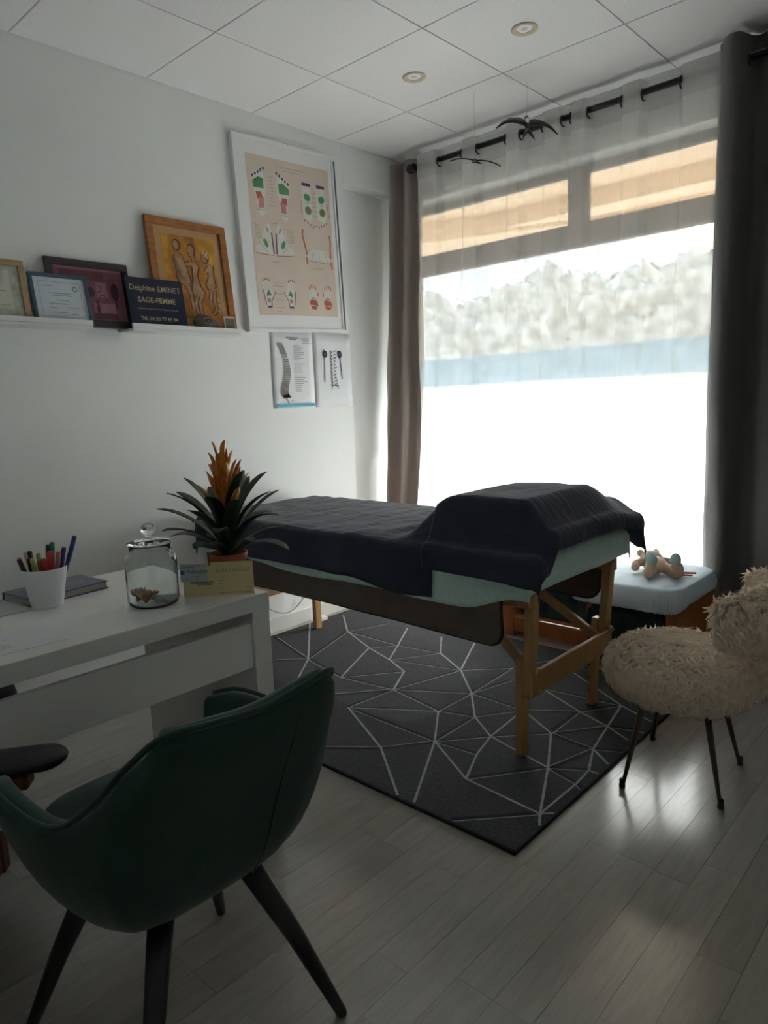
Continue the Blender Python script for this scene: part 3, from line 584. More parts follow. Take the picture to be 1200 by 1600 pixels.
# ---- two sheets pinned below
def sheet(label, y0, y1, z0, z1):
    t = thing('pinned_sheet', label, 'paper', (0.0012, (y0+y1)/2, z0)); w, h = y1-y0, z1-z0; rows = []
    for a in range(9):
        rows.append([(0.001+0.004*math.sin(a/8*PI)*abs(math.sin(k/8*5+a))*0.6, -w/2+w*a/8, h*k/8) for k in range(9)])
    MB().grid(rows).build('paper', M_paper, t, smooth=True, solid=0.0006)
    return t, Sheet((0.0055, -w/2, h), (0, 1, 0), (0, 0, -1), (1, 0, 0), w, h)
t, Q = sheet('white sheet with a drawing of a spine and a blue stripe, pinned below the chart', 2.526, 2.838, 1.270, 1.698)
m = MB(); sp = catmull([(0.20, 0.16, 0), (0.27, 0.26, 0), (0.33, 0.42, 0), (0.33, 0.56, 0), (0.27, 0.70, 0), (0.25, 0.80, 0), (0.32, 0.86, 0)], 5)
for k in range(0, len(sp)-1): 
    r_ = 0.042+0.026*sm(0, 20, k); Q.pg(m, [(sp[k].x-r_, sp[k].y), (sp[k].x+r_*1.5, sp[k].y-0.004), (sp[k].x+r_*1.5, sp[k].y+0.020), (sp[k].x-r_, sp[k].y+0.024)], 0.0004)
Q.line(m, [(0.26, 0.84), (0.36, 0.94)], 0.007, 0.0004); m.build('spine_drawing', mat('spine_grey', (0.30, 0.29, 0.26), 0.8, var=0.3, vscale=40), t)
bars(Q, [(0.36, 0.66, 0.085), (0.42, 0.60, 0.105)], 0.006).build('title_print', M_ink, t)
bars(Q, [(0.70, 0.92, 0.09), (0.74, 0.92, 0.12), (0.74, 0.96, 0.15)] + [(0.52, 0.66+0.26*abs(nz(k*1.7, 0.3)), 0.19+0.026*k) for k in range(24) if k not in (8, 14)] + [(0.40, 0.47, 0.90), (0.40, 0.47, 0.915)], 0.0022).build('text_print', M_ink, t)
Q.rect(MB(), 0.06, 0.945, 0.97, 0.985, 0.0004).build('blue_stripe', mat('stripe_blue', (0.10, 0.42, 0.60), 0.7, var=0.1), t)
t, Q = sheet('white sheet with a small dark blue drawing, pinned right of the spine sheet', 2.842, 3.148, 1.268, 1.700)
m = MB()
for cx in (0.29, 0.68): Q.ell(m, cx, 0.285, 0.062, 0.052, 0.0004); Q.line(m, [(cx-0.02, 0.33), (cx-0.03, 0.66)] if cx < 0.5 else [(cx+0.01, 0.33), (cx+0.05, 0.62)], 0.006, 0.0004)
for k in range(11): Q.line(m, [(0.43+0.03*nz(k*1.3, 5), 0.24+0.045*k), (0.47, 0.26+0.045*k), (0.44, 0.275+0.045*k)], 0.005, 0.0004); Q.line(m, [(0.52, 0.25+0.045*k), (0.57+0.05*nz(k*0.9, 2), 0.235+0.045*k)], 0.005, 0.0004)
Q.line(m, [(0.43, 0.70), (0.62, 0.72)], 0.004, 0.0004); Q.line(m, [(0.46, 0.64), (0.44, 0.77)], 0.003, 0.0004); Q.line(m, [(0.58, 0.62), (0.62, 0.76)], 0.003, 0.0004)
m.build('ink_drawing', mat('blue_black_ink', (0.045, 0.055, 0.10), 0.8, var=0.1), t)
m = MB()
for cx in (0.29, 0.68): Q.ell(m, cx, 0.285, 0.02, 0.018, 0.0008)
m.build('pale_centres', M_ink, t)

# ---- cable and plug above the baseboard
t = thing('power_cable', 'thin grey power cable with a plug along the left baseboard', 'cable', (0.02, 2.5, 0.0))
MB().tube(catmull([(0.0, -0.20, 0.30), (0.0, -0.12, 0.16), (0.005, 0.0, 0.10), (0.01, 0.10, 0.13), (0.01, 0.22, 0.25), (0.0, 0.30, 0.40)], 6), 0.003, 6).build('cord', mat('grey_cord', (0.30, 0.33, 0.36), 0.5, var=0.03), t, smooth=True)
MB().tube(catmull([(0.01, 0.34, 0.15), (0.03, 0.24, 0.16), (0.06, 0.17, 0.10), (0.07, 0.19, 0.045)], 6), 0.003, 6).build('cord', MATS['grey_cord'], t, smooth=True)
MB().box(0.045, 0.09, 0.18, 0.25, 0.001, 0.035).build('plug', M_white, t, bevel=0.006)
#@@FURN@@

# ================================================================== rug
RX0, RX1, RY0, RY1, RT = 0.072, 2.153, 1.564, 3.100, 0.013
rug = thing('area_rug', 'dark grey rug with a white web of crossing lines under the massage table', 'rug', ((RX0+RX1)/2, (RY0+RY1)/2, 0.0))
rc = Vector(((RX0+RX1)/2, (RY0+RY1)/2, 0))
NX, NY = 60, 44; rows = []
MB().box(RX0-rc.x, RX1-rc.x, RY0-rc.y, RY1-rc.y, 0.001, RT).build('pile', M_rug, rug, bevel=0.004)
MB().tube([(RX0-rc.x, RY0-rc.y, 0.005), (RX1-rc.x, RY0-rc.y, 0.005), (RX1-rc.x, RY1-rc.y, 0.005), (RX0-rc.x, RY1-rc.y, 0.005), (RX0-rc.x, RY0-rc.y, 0.005)], 0.0045, 6).build('edge_binding', M_rugb, rug)
N_ = {'A': (0.522, 2.229), 'B': (0.371, 2.656), 'B0': (0.133, 2.856), 'C': (0.657, 2.533), 'D': (0.859, 2.468), 'E': (0.753, 2.653), 'E0': (0.610, 2.897), 'F': (1.020, 2.395), 'G': (1.121, 2.206), 'H': (0.829, 2.163), 'I': (1.008, 2.690), 'I0': (0.855, 2.895), 'J': (1.224, 2.568), 'J0': (1.058, 2.916), 'K': (1.420, 2.381), 'L': (1.415, 2.154), 'M': (1.090, 1.949), 'N': (1.568, 1.937), 'O': (1.565, 2.200), 'P': (1.711, 2.097), 'Q': (1.441, 1.775), 'Q1': (1.704, 1.567), 'N1': (1.773, 1.570), 'S': (1.818, 1.792), 'T': (1.749, 1.952), 'U': (0.106, 2.352), 'W': (1.876, 2.259), 'X': (1.995, 2.026), 'Y': (1.871, 2.495), 'Z': (2.017, 2.440), 'AA': (2.055, 2.242), 'BB': (1.978, 2.649), 'CC': (2.114, 1.768), 'DD': (2.111, 2.096), 'EE': (2.118, 1.992), 'FF': (2.164, 1.712), 'GG': (2.158, 1.799), 'HH': (1.627, 2.613), 'II': (1.686, 2.369), 'JJ': (2.124, 2.381), 'KK': (2.154, 2.174), 'LL': (2.155, 2.095), 'MM': (2.153, 2.287), 'NN': (2.153, 2.482), 'OO': (2.131, 2.580), 'PP': (2.163, 1.974), 'A1': (0.698, 2.000), 'A2': (0.064, 2.633), 'A3': (0.397, 2.117), 'G1': (0.924, 1.980), 'Q0': (1.259, 1.636), 'B2': (0.464, 2.904), 'R1': (1.449, 3.141), 'R2': (1.798, 2.784), 'R3': (1.925, 1.567), 'K1': (1.481, 2.609), 'J1': (1.402, 2.734), 'T2': (1.749, 1.952), 'BX': (1.515, 2.943), 'CX1': (1.713, 2.927)}
RUG_WHITE = [('B0', 'B'), ('B', 'C'), ('C', 'D'), ('D', 'F'), ('E0', 'E'), ('E', 'D'), ('F', 'G'), ('I0', 'I'), ('I', 'J'), ('J0', 'J'), ('J', 'K'), ('K', 'O'), ('O', 'P'), ('M', 'Q'), ('Q', 'Q1'), ('N', 'N1'), ('L', 'N'), ('P', 'T'), ('T', 'S'), ('A', 'A1'), ('A', 'A2'), ('H', 'C'), ('X', 'W'), ('Z', 'AA'), ('BB', 'Z'), ('CC', 'X'), ('CC', 'EE'), ('EE', 'DD'), ('DD', 'AA'), ('FF', 'CC'), ('CC', 'GG'), ('AA', 'KK'), ('Z', 'JJ'), ('HH', 'Y'), ('Y', 'Z'), ('II', 'P'), ('W', 'II'), ('P', 'X'), ('N', 'S'), ('S', 'CC'), ('BB', 'OO'), ('DD', 'LL'), ('BX', 'BB')]
RUG_DARK = [('A', 'U'), ('A', 'H'), ('A', 'B'), ('A', 'A3'), ('B', 'E'), ('C', 'E'), ('D', 'I'), ('D', 'J'), ('H', 'F'), ('H', 'G'), ('G', 'J'), ('G', 'K'), ('G', 'L'), ('G', 'G1'), ('M', 'G'), ('M', 'L'), ('M', 'N'), ('L', 'K'), ('L', 'O'), ('N', 'O'), ('N', 'P'), ('N', 'T'), ('N', 'Q'), ('Q', 'Q0'), ('P', 'W'), ('S', 'X'), ('AA', 'X'), ('AA', 'W'), ('Z', 'W'), ('Y', 'II'), ('HH', 'K1'), ('K', 'J1'), ('K', 'II'), ('O', 'II'), ('J', 'J1'), ('K', 'K1'), ('HH', 'BB'), ('Y', 'BB'), ('Z', 'NN'), ('AA', 'MM'), ('X', 'EE'), ('X', 'DD'), ('EE', 'PP'), ('R3', 'CC'), ('B', 'B2'), ('E', 'I'), ('HH', 'BX'), ('BX', 'J1'), ('BX', 'CX1'), ('W', 'Y')]
def strip(mb, p, q, w, off, z):
    p, q = [(min(max(a[0], RX0+0.008), RX1-0.008), min(max(a[1], RY0+0.008), RY1-0.008)) for a in (p, q)]
    p, q = Vector((p[0], p[1], 0))-rc, Vector((q[0], q[1], 0))-rc; d = (q-p).normalized(); s_ = Vector((-d.y, d.x, 0)); m_ = max(2, int((q-p).length/0.03)); rows = []
    for k in range(m_+1):
        c = p.lerp(q, k/m_) + s_*off; j = 0.0012*nz(c.x*60, c.y*60, off)
        rows.append([c-s_*(w/2+j)+Vector((0, 0, z)), c+s_*(w/2+j)+Vector((0, 0, z))])
    mb.grid(rows)
wl_, bl_ = MB(), MB()
for a, b in RUG_WHITE: strip(wl_, N_[a], N_[b], 0.0085, 0, RT+0.0012)
for a, b in RUG_DARK:
    strip(bl_, N_[a], N_[b], 0.016, 0.006, RT+0.0005); strip(wl_, N_[a], N_[b], 0.0045, -0.005, RT+0.0009)
tag(wl_.build('white_lines', M_rugw, rug), kind='stuff'); tag(bl_.build('carved_lines', M_rugb, rug), kind='stuff')

# ================================================================== massage table
mt = thing('massage_table', 'portable massage table with pale wooden legs standing on the dark rug', 'massage table', (1.03, 2.32, RT+0.002))
TB = Vector((1.03, 2.32, RT+0.002)); Z0 = 0.0
def L(x, y, z): return Vector((x, y, z))-TB
for sx, x, xt in ((1, 1.90, 1.935), (-1, 0.164, 0.13)):
    for sy, y, yt in ((-1, 2.056, 2.03), (1, 2.595, 2.62)):
        sd_ = (1, 0, 0)
        MB().beam(L(lerp(x, xt, 0.38), lerp(y, yt, 0.38), 0.245), L(xt, yt, 0.625), 0.034, 0.044, sd_).build('upper_leg', M_wood, mt, bevel=0.004)
        MB().beam(L(x-sx*0.026, y, RT+0.0025), L(lerp(x, xt, 0.62)-sx*0.033, lerp(y, yt, 0.62), 0.385), 0.030, 0.044, sd_).build('lower_leg', M_wood, mt, bevel=0.004)
        for zz in (0.27, 0.345):
            k = zz/0.61; c = L(lerp(x, xt, k), lerp(y, yt, k), zz)
            kn = MB().tube([c+Vector((-0.05*sx, 0, 0)), c+Vector((0.042*sx, 0, 0))], 0.004, 8)
            kn.lathe([(0.001, 0), (0.013, 0), (0.015, 0.006), (0.013, 0.014), (0.001, 0.014)], 12, M=Matrix.Translation(c+Vector((0.020*sx, 0, 0))) @ Matrix.Rotation(sx*PI/2, 4, 'Y'))
            kn.build('height_knob', M_wood, mt, smooth=True)
        for k in range(3):
            zz = 0.08+0.055*k; MB().lathe([(0.001, 0), (0.004, 0), (0.004, 0.0012), (0.001, 0.0012)], 10, M=Matrix.Translation(L(x-sx*0.026, y-0.0222, zz)) @ Matrix.Rotation(PI/2, 4, 'X')).build('bolt_hole', M_piping, mt)
    k = 0.5; xx = lerp(x, xt, k)+sx*0.022
    MB().box(xx-0.009-TB.x, xx+0.009-TB.x, 2.035-TB.y, 2.62-TB.y, 0.258-TB.z, 0.345-TB.z).build('cross_board', M_wood, mt, bevel=0.004)
    for y, y2 in ((2.075, 2.16), (2.575, 2.49)):
        MB().beam(L(xx-sx*0.035, y, 0.315), L(xx-sx*0.47, y2, 0.615), 0.022, 0.034, (0, 1, 0)).build('strut', M_wood, mt, bevel=0.003)
for y in (1.995, 2.645): MB().box(0.12-TB.x, 1.95-TB.x, y-0.012-TB.y, y+0.012-TB.y, 0.58-TB.z, 0.66-TB.z).build('side_rail', M_wood, mt, bevel=0.003)
for x in (0.115, 1.90, 1.035): MB().box(x-0.010-TB.x, x+0.010-TB.x, 2.007-TB.y, 2.633-TB.y, 0.635-TB.z, 0.66-TB.z).build('end_rail', M_wood, mt, bevel=0.003)
MB().box(0.10-TB.x, 1.03-TB.x, 1.985-TB.y, 2.66-TB.y, 0.66-TB.z, 0.728-TB.z).build('cushion', M_brown, mt, bevel=0.02)
MB().box(1.034-TB.x, 1.965-TB.x, 1.985-TB.y, 2.66-TB.y, 0.66-TB.z, 0.728-TB.z).build('cushion', M_brown, mt, bevel=0.02)

# brown padded underlay hanging down both long sides
bp = thing('padded_underlay', 'brown suede underlay with dark piping hanging down the massage table sides', 'underlay', (1.0, 2.32, 0.0)); BP = Vector((1.0, 2.32, 0))
MB().box(0.12-BP.x, 1.90-BP.x, 1.975-BP.y, 2.668-BP.y, 0.7285, 0.738).build('top_pad', M_brown, bp, bevel=0.003)
for sy, yy in ((-1, 1.962), (1, 2.684)):
    x0, x1 = 0.13, 1.862
    def edge(x):
        e = max(0, x-(x1-0.06)); e2 = max(0, (x0+0.06)-x); r_ = 0.06
        return 0.445 + 0.012*math.sin(x*2.1) + (r_-math.sqrt(max(0, r_*r_-e*e))) + (r_-math.sqrt(max(0, r_*r_-e2*e2)))
    NX = 80; xsn = [x0+(x1-x0)*(1-math.cos(PI*k/NX))/2 for k in range(NX+1)]; rows = []
    for x in xsn:
        ze = edge(x); row = []
        for k in range(13):
            z = lerp(ze, 0.728, k/12); bul = 0.012*math.sin(PI*(z-0.44)/0.30) + 0.006*nz(x*4, z*6)
            row.append(Vector((x, yy+sy*bul, z))-BP)
        rows.append(row)
    MB().grid(rows).build('side_flap', M_brown, bp, smooth=True, solid=0.014, soff=0)
    pts = [rows[0][k] for k in range(12, -1, -2)] + [r[0] for r in rows[1:-1:2]] + [rows[-1][k] for k in range(0, 13, 2)]
    MB().tube(pts, 0.0075, 8).build('piping', M_piping, bp, smooth=True)

# generic draped cloth
def drape(name, label, cat, m, x0, x1, y0, y1, top, hang, nu, nv, rr=0.03, flare=0.10, wr=0.008, wf=14.0, p=1.5, thick=0.006, hem=None, seed=0, part='cloth', hemf=None):
    l, r, n_, f = hang; rows = []
    org = Vector(((x0+x1)/2, (y0+y1)/2, 0)); t = thing(name, label, cat, org)
    for a in range(nu+1):
        row = []
        for b in range(nv+1):
            s_, q_ = a/nu, b/nv
            L_, R_, N0, F_ = l, r, n_, f
            uu = lerp(x0-L_, x1+R_, s_)
            if hemf: N0 = hemf(min(max(uu, x0), x1))
            vv = lerp(y0-N0, y1+F_, q_)
            ex = max(0, uu-x1) - max(0, x0-uu); ey = max(0, vv-y1) - max(0, y0-vv)
            px, py = min(max(uu, x0), x1), min(max(vv, y0), y1)
            def roll(e):
                s2 = 1 if e > 0 else -1; e = abs(e); ar = rr*PI/2
                if e < ar: return s2*rr*math.sin(e/rr), rr*(1-math.cos(e/rr))
                return s2*(rr+flare*(e-ar)), rr+(e-ar)*math.sqrt(1-flare*flare)
            ox, dx = roll(ex); oy, dy = roll(ey); d = (dx**p+dy**p)**(1/p) if (dx > 0 or dy > 0) else 0
            z = top(px, py)-d; k = min(1, d/0.08)
            w1 = wr*k*(math.sin(uu*wf+seed)+0.5*math.sin(uu*wf*2.3+1+seed)) if abs(ey) > 0 else 0
            w2 = wr*k*(math.sin(vv*wf*1.2+seed)+0.5*math.sin(vv*wf*2.1+seed)) if abs(ex) > 0 else 0
            z += 0.5*wr*(1-k)*nz(uu*7+seed, vv*7, 2) + 0.25*wr*(1-k)*math.sin(uu*60+3*nz(uu*3, vv*9, seed))*(0.5+0.5*nz(uu*2, vv*3, 5))
            row.append(Vector((px+ox+(w2 if ex > 0 else -w2), py+oy+(w1 if ey > 0 else -w1), z))-org)
        rows.append(row)
    MB().grid(rows).build(part, m, t, smooth=True, solid=thick, soff=1)
    return t, rows, org
flat = lambda x, y: 0.742
t, rows, org = drape('fitted_towel', 'mint green terry towel covering the massage table under the navy blankets', 'towel', M_mint, 0.12, 1.945, 1.970, 2.672, lambda x, y: 0.744, (0.08, 0.115, 0.17, 0.12), 130, 60, wr=0.0035, wf=11, p=4.0, flare=0.03, hemf=lambda x: 0.195-0.018*sm(0.9, 0.3, x)-0.05*sm(1.72, 1.945, x)+0.006*math.sin(x*9), seed=1)

def pillow(x, y):
    rise = sm(1.36, 1.64, x) * (1-0.62*sm(1.90, 2.03, x)); ys_ = sm(1.94, 2.02, y)*(1-0.45*sm(2.45, 2.68, y))
    return 0.165*rise*lerp(0.92, 1.0, ys_)*ys_ if y < 2.3 else 0.165*rise*ys_
zA = lambda x, y: 0.760 + pillow(x, y) + 0.010*math.exp(-((x-1.2-0.5*(y-2.0))/0.08)**2)
drape('navy_blanket', 'large navy fleece blanket spread over the left part of the massage table', 'blanket', M_navy, 0.115, 1.585, 1.950, 2.688, zA, (0.10, 0.0, 0.165, 0.12), 120, 80, wr=0.010, wf=9, flare=0.03, thick=0.007, hemf=lambda x: 0.172+0.012*sm(0.8, 1.1, x)+0.02*sm(1.2, 1.5, x), seed=2)
zB = lambda x, y: 0.772 + pillow(x, y)
drape('navy_towel', 'smaller navy towel over the raised head end of the massage table', 'towel', M_navy, 1.555, 2.005, 1.940, 2.680, zB, (0.0, 0.075, 0.215, 0.16), 70, 90, wr=0.007, wf=12, flare=0.05, p=1.25, thick=0.007, hemf=lambda x: 0.105+0.01*sm(1.9, 2.0, x), seed=4)

# ================================================================== daybed by the window
db = thing('daybed_frame', 'low orange wooden daybed frame in front of the window', 'bed', (1.6, 3.3, 0.0)); DB = Vector((1.6, 3.3, 0))
def dbx(name, x0, x1, y0, y1, z0, z1, m=M_orange): return MB().box(x0-DB.x, x1-DB.x, y0-DB.y, y1-DB.y, z0, z1).build(name, m, db, bevel=0.004)
dbx('end_panel', 2.035, 2.075, 2.955, 3.47, RT+0.002, 0.362); dbx('end_panel', 1.055, 1.14, 3.165, 3.47, 0.001, 0.36)
dbx('front_rail', 1.141, 1.60, 3.166, 3.190, 0.03, 0.105); dbx('post', 1.585, 1.635, 3.120, 3.160, 0.001, 0.355); dbx('side_rail', 1.601, 1.634, 3.161, 3.47, 0.05, 0.11); dbx('back_rail', 1.141, 2.034, 3.45, 3.47, 0.03, 0.11); dbx('slat_base', 1.141, 1.600, 3.192, 3.449, 0.105, 0.118)
def futon(label, x0, x1, y0, y1, z0, z1, tu, tv):
    t = thing('futon_cushion', label, 'cushion', ((x0+x1)/2, (y0+y1)/2, z0), group='dark tufted futon cushions'); w, d, h = (x1-x0)/2, (y1-y0)/2, z1-z0
    NU, NV = 40, 40; rows = []
    def hgt(a, b): return h*0.93 + 0.02*abs(math.sin(a*tu*PI)*math.sin(b*tv*PI)) - 0.02
    for a in range(NU+1):
        s_ = a/NU; row = []
        for b in range(NV+1):
            q = b/NV; ed = min(s_, 1-s_, q, 1-q); z = hgt(s_, q)*1.0 + 0.02 - 0.03*sm(0.08, 0, ed); row.append((-w+2*w*s_, -d+2*d*q, z))
        rows.append(row)
    g = MB().grid(rows)
    for side in range(2):      # puffy quilted sides
        for kk in range(4):
            r2 = []
            for a in range(NU+1):
                s_ = a/NU; r3 = []
                for b in range(9):
                    q = b/8; z = lerp(0, rows[0][0][2], q); out = 0.012*abs(math.sin(q*2*PI))+0.006*abs(math.sin(s_*tu*PI))
                    if kk == 0: pt = (-w+2*w*s_, -d-out, z)
                    elif kk == 1: pt = (-w+2*w*s_, d+out, z)
                    elif kk == 2: pt = (-w-out, -d+2*d*s_, z)
                    else: pt = (w+out, -d+2*d*s_, z)
                    r3.append(pt)
                r2.append(r3)
            if side == 0: g.grid(r2)
    g.box(-w, w, -d, d, 0, 0.002)
    g.build('cover', mat('bottle_green_cotton', (0.012, 0.030, 0.034), 0.85, var=0.3, vscale=25, sheen=0.3), t, smooth=True)
    pc = [(-w, -d-0.006, h*0.93+0.004), (w, -d-0.006, h*0.93+0.004), (w, d, h*0.93), (-w, d, h*0.93), (-w, -d-0.006, h*0.93+0.004)]
    MB().tube(pc, 0.005, 6).build('piping', mat('teal_piping', (0.10, 0.15, 0.16), 0.8, var=0.1), t, smooth=True)
    for i in range(1, tu):
        for j in range(1, tv): MB().ball((-w+2*w*i/tu, -d+2*d*j/tv, h*0.92-0.004), 0.010, 0.010, 0.006, 6, 10).build('tuft', MATS['teal_piping'], t, smooth=True)
futon('dark green tufted futon cushion inside the daybed frame under the massage table', 1.165, 1.575, 3.215, 3.435, 0.120, 0.325, 5, 4)
futon('dark green futon cushion block under the pale blue pad', 1.660, 2.010, 2.99, 3.43, RT+0.003, 0.345, 4, 4)
# pale blue pad
t = thing('changing_pad', 'pad covered with a gathered pale blue sheet on the daybed end by the curtain', 'pad', (1.84, 3.20, 0.362)); 
NU, NV = 320, 16; rows = []; w, d = 0.262, 0.285
M_pale = mat('pale_blue_sheet', (0.60, 0.70, 0.78), 0.8, var=0.03, vscale=12, bump=0.08, bscale=40)
for a in range(NU):
    th = 2*PI*a/NU; cx, cy = math.cos(th), math.sin(th); e = 0.28
    sx = math.copysign(abs(cx)**e, cx); sy = math.copysign(abs(cy)**e, cy); row = []
    for b in range(NV+1):
        q = b/NV
        if q < 0.5: rad, z = 2*q*0.93, 0.078
        else: k = (q-0.5)*2; an = k*PI*0.62; rad = 0.93+0.07*math.sin(min(an, PI/2)*1.0) - 0.05*max(0, math.sin(max(0, an-PI/2))); z = 0.078-0.078*(k**1.3)
        gath = (0.010*math.sin(th*46+2*math.sin(th*5))*sm(0.52, 0.95, q) + 0.006*math.sin(th*27+1)*sm(0.5, 0.8, q))*(0.5+abs(nz(math.cos(th)*3, math.sin(th)*3, 1))*1.6)
        x, y = w*sx*rad*(1+gath), d*sy*rad*(1+gath)
        row.append((x, y, z + (0.006*nz(x*18, y*6, 1)+0.004*nz(x*40, y*14, 3) if q < 0.6 else 0.003*math.sin(th*46+2*math.sin(th*5))) + (-0.022 if (sy < -0.5 and q > 0.9) else 0)*sm(-0.4, -1, sy)))
    rows.append(row)
MB().grid(rows, closeu=True).build('sheet', M_pale, t, smooth=True, solid=0.003)
MB().box(-0.22, 0.22, -0.245, 0.245, 0.002, 0.068).build('foam', M_matwhite, t, bevel=0.02)
# plush doll lying on its back, feet towards the room
t = thing('plush_doll', 'tan plush doll with pale teal feet lying on the pale blue pad', 'soft toy', (1.90, 3.20, 0.443), math.radians(38)); t.scale = (1.08, 1.08, 1.08)
M_tan = mat('tan_plush', (0.62, 0.42, 0.30), 0.9, var=0.12, vscale=40, bump=0.3, bscale=200, sheen=0.4); M_teal = mat('teal_plush', (0.42, 0.62, 0.62), 0.9, var=0.06, bump=0.2, bscale=200, sheen=0.4)
MB().ball((0, 0.02, 0.036), 0.046, 0.062, 0.036).build('body', M_tan, t, smooth=True)
MB().ball((0.0, 0.115, 0.040), 0.044, 0.046, 0.040).build('head', M_tan, t, smooth=True)
for s in (-1, 1):
    MB().tube(catmull([(s*0.025, -0.01, 0.03), (s*0.055, -0.065, 0.022), (s*0.058, -0.090, 0.040), (s*0.050, -0.080, 0.062)], 5), [0.024]*8+[0.022]*8, 12).build('leg', M_tan, t, smooth=True)
    MB().ball((s*0.048, -0.082, 0.080), 0.023, 0.020, 0.028).build('foot', M_teal, t, smooth=True)
    MB().tube(catmull([(s*0.035, 0.055, 0.045), (s*0.075, 0.05, 0.035), (s*0.088, 0.02, 0.020)], 5), [0.018]*10+[0.014], 10).build('arm', M_tan, t, smooth=True)
    MB().ball((s*0.034, 0.14, 0.062), 0.016, 0.016, 0.018).build('ear', M_tan, t, smooth=True)
MB().torus((0, 0.072, 0.040), 0.038, 0.009, 'y').build('collar', M_matwhite, t, smooth=True)
MB().ball((0.055, -0.035, 0.012), 0.022, 0.018, 0.012).build('white_tag', M_matwhite, t, smooth=True)
t = thing('wooden_rattle', 'small pinkish wooden rattle toy lying beside the plush doll', 'toy', (2.005, 3.235, 0.4435), math.radians(20))
M_pink = mat('pink_wood', (0.55, 0.30, 0.23), 0.5, var=0.06)
MB().box(-0.055, 0.055, -0.012, 0.012, 0.010, 0.020).build('handle_bar', M_pink, t, bevel=0.004); MB().box(-0.03, 0.04, -0.030, -0.014, 0.004, 0.012).build('handle_bar', M_pink, t, bevel=0.003)
for k, mm in enumerate((M_pink, M_teal, M_pink)): MB().ball((-0.058+0.024*k, -0.032, 0.0125), 0.0125).build('bead', mm, t, smooth=True)
MB().torus((-0.04, 0.028, 0.008), 0.022, 0.006, 'z').build('ring', M_pink, t, smooth=True)
#@@DESK@@

# ================================================================== desk
dk = thing('desk', 'white lacquered desk with thick top and front panel along the left', 'desk', (1.14, 0.58, 0.0)); DK = Vector((1.14, 0.58, 0))
def dbox(name, x0, x1, y0, y1, z0, z1, bev=0.002): return MB().box(x0-DK.x, x1-DK.x, y0-DK.y, y1-DK.y, z0, z1).build(name, M_white, dk, bevel=bev)
dbox('desk_top', 0.800, 1.476, -0.12, 1.280, 0.679, 0.730)
dbox('side_panel', 0.800, 1.474, 1.216, 1.279, 0.001, 0.6785); dbox('side_panel', 0.800, 1.474, -0.119, -0.055, 0.001, 0.6785)
dbox('front_panel', 1.440, 1.462, -0.0545, 1.2155, 0.505, 0.642)
DZ = 0.7302
# office chair behind the desk
oc = thing('office_chair', 'dark navy office chair pushed under the far side of the desk', 'chair', (0.80, 0.48, 0.0))
M_ocf = mat('navy_upholstery', (0.008, 0.012, 0.022), 0.8, var=0.1, sheen=0.2)
se = []
for a in range(40):
    th = 2*PI*a/40; cx, cy = math.cos(th), math.sin(th); k = 0.7
    se.append([(0.255*math.copysign(abs(cx)**k, cx)*r_, 0.262*math.copysign(abs(cy)**k, cy)*r_, z) for r_, z in ((0.02, 0.415), (0.9, 0.415), (0.98, 0.43), (1.0, 0.455), (0.97, 0.485), (0.85, 0.502), (0.02, 0.496))])
MB().grid(se, closeu=True).build('seat', M_ocf, oc, smooth=True)
MB().box(-0.315, -0.262, -0.21, 0.21, 0.56, 0.99).build('backrest', M_ocf, oc, bevel=0.02)
MB().tube(catmull([(-0.10, 0, 0.40), (-0.24, 0, 0.40), (-0.34, 0, 0.50), (-0.33, 0, 0.70)], 5), 0.018, 8).build('back_support', M_black, oc, smooth=True)
MB().lathe([(0.028, 0.08), (0.028, 0.25), (0.018, 0.25), (0.018, 0.414)], 16).build('gas_column', M_black, oc, smooth=True)
for k in range(5):
    a = 2*PI*k/5+1.35; e = (0.22*math.cos(a), 0.22*math.sin(a))
    MB().tube([(0.02*math.cos(a), 0.02*math.sin(a), 0.10), (e[0], e[1], 0.068)], [0.024, 0.014], 8).build('base_arm', M_black, oc, smooth=True)
    MB().lathe([(0.001, -0.02), (0.026, -0.02), (0.028, 0), (0.026, 0.02), (0.001, 0.02)], 14, M=Matrix.Translation((e[0], e[1], 0.029)) @ Matrix.Rotation(a, 4, 'Z') @ Matrix.Rotation(PI/2, 4, 'X')).build('caster', M_black, oc, smooth=True)

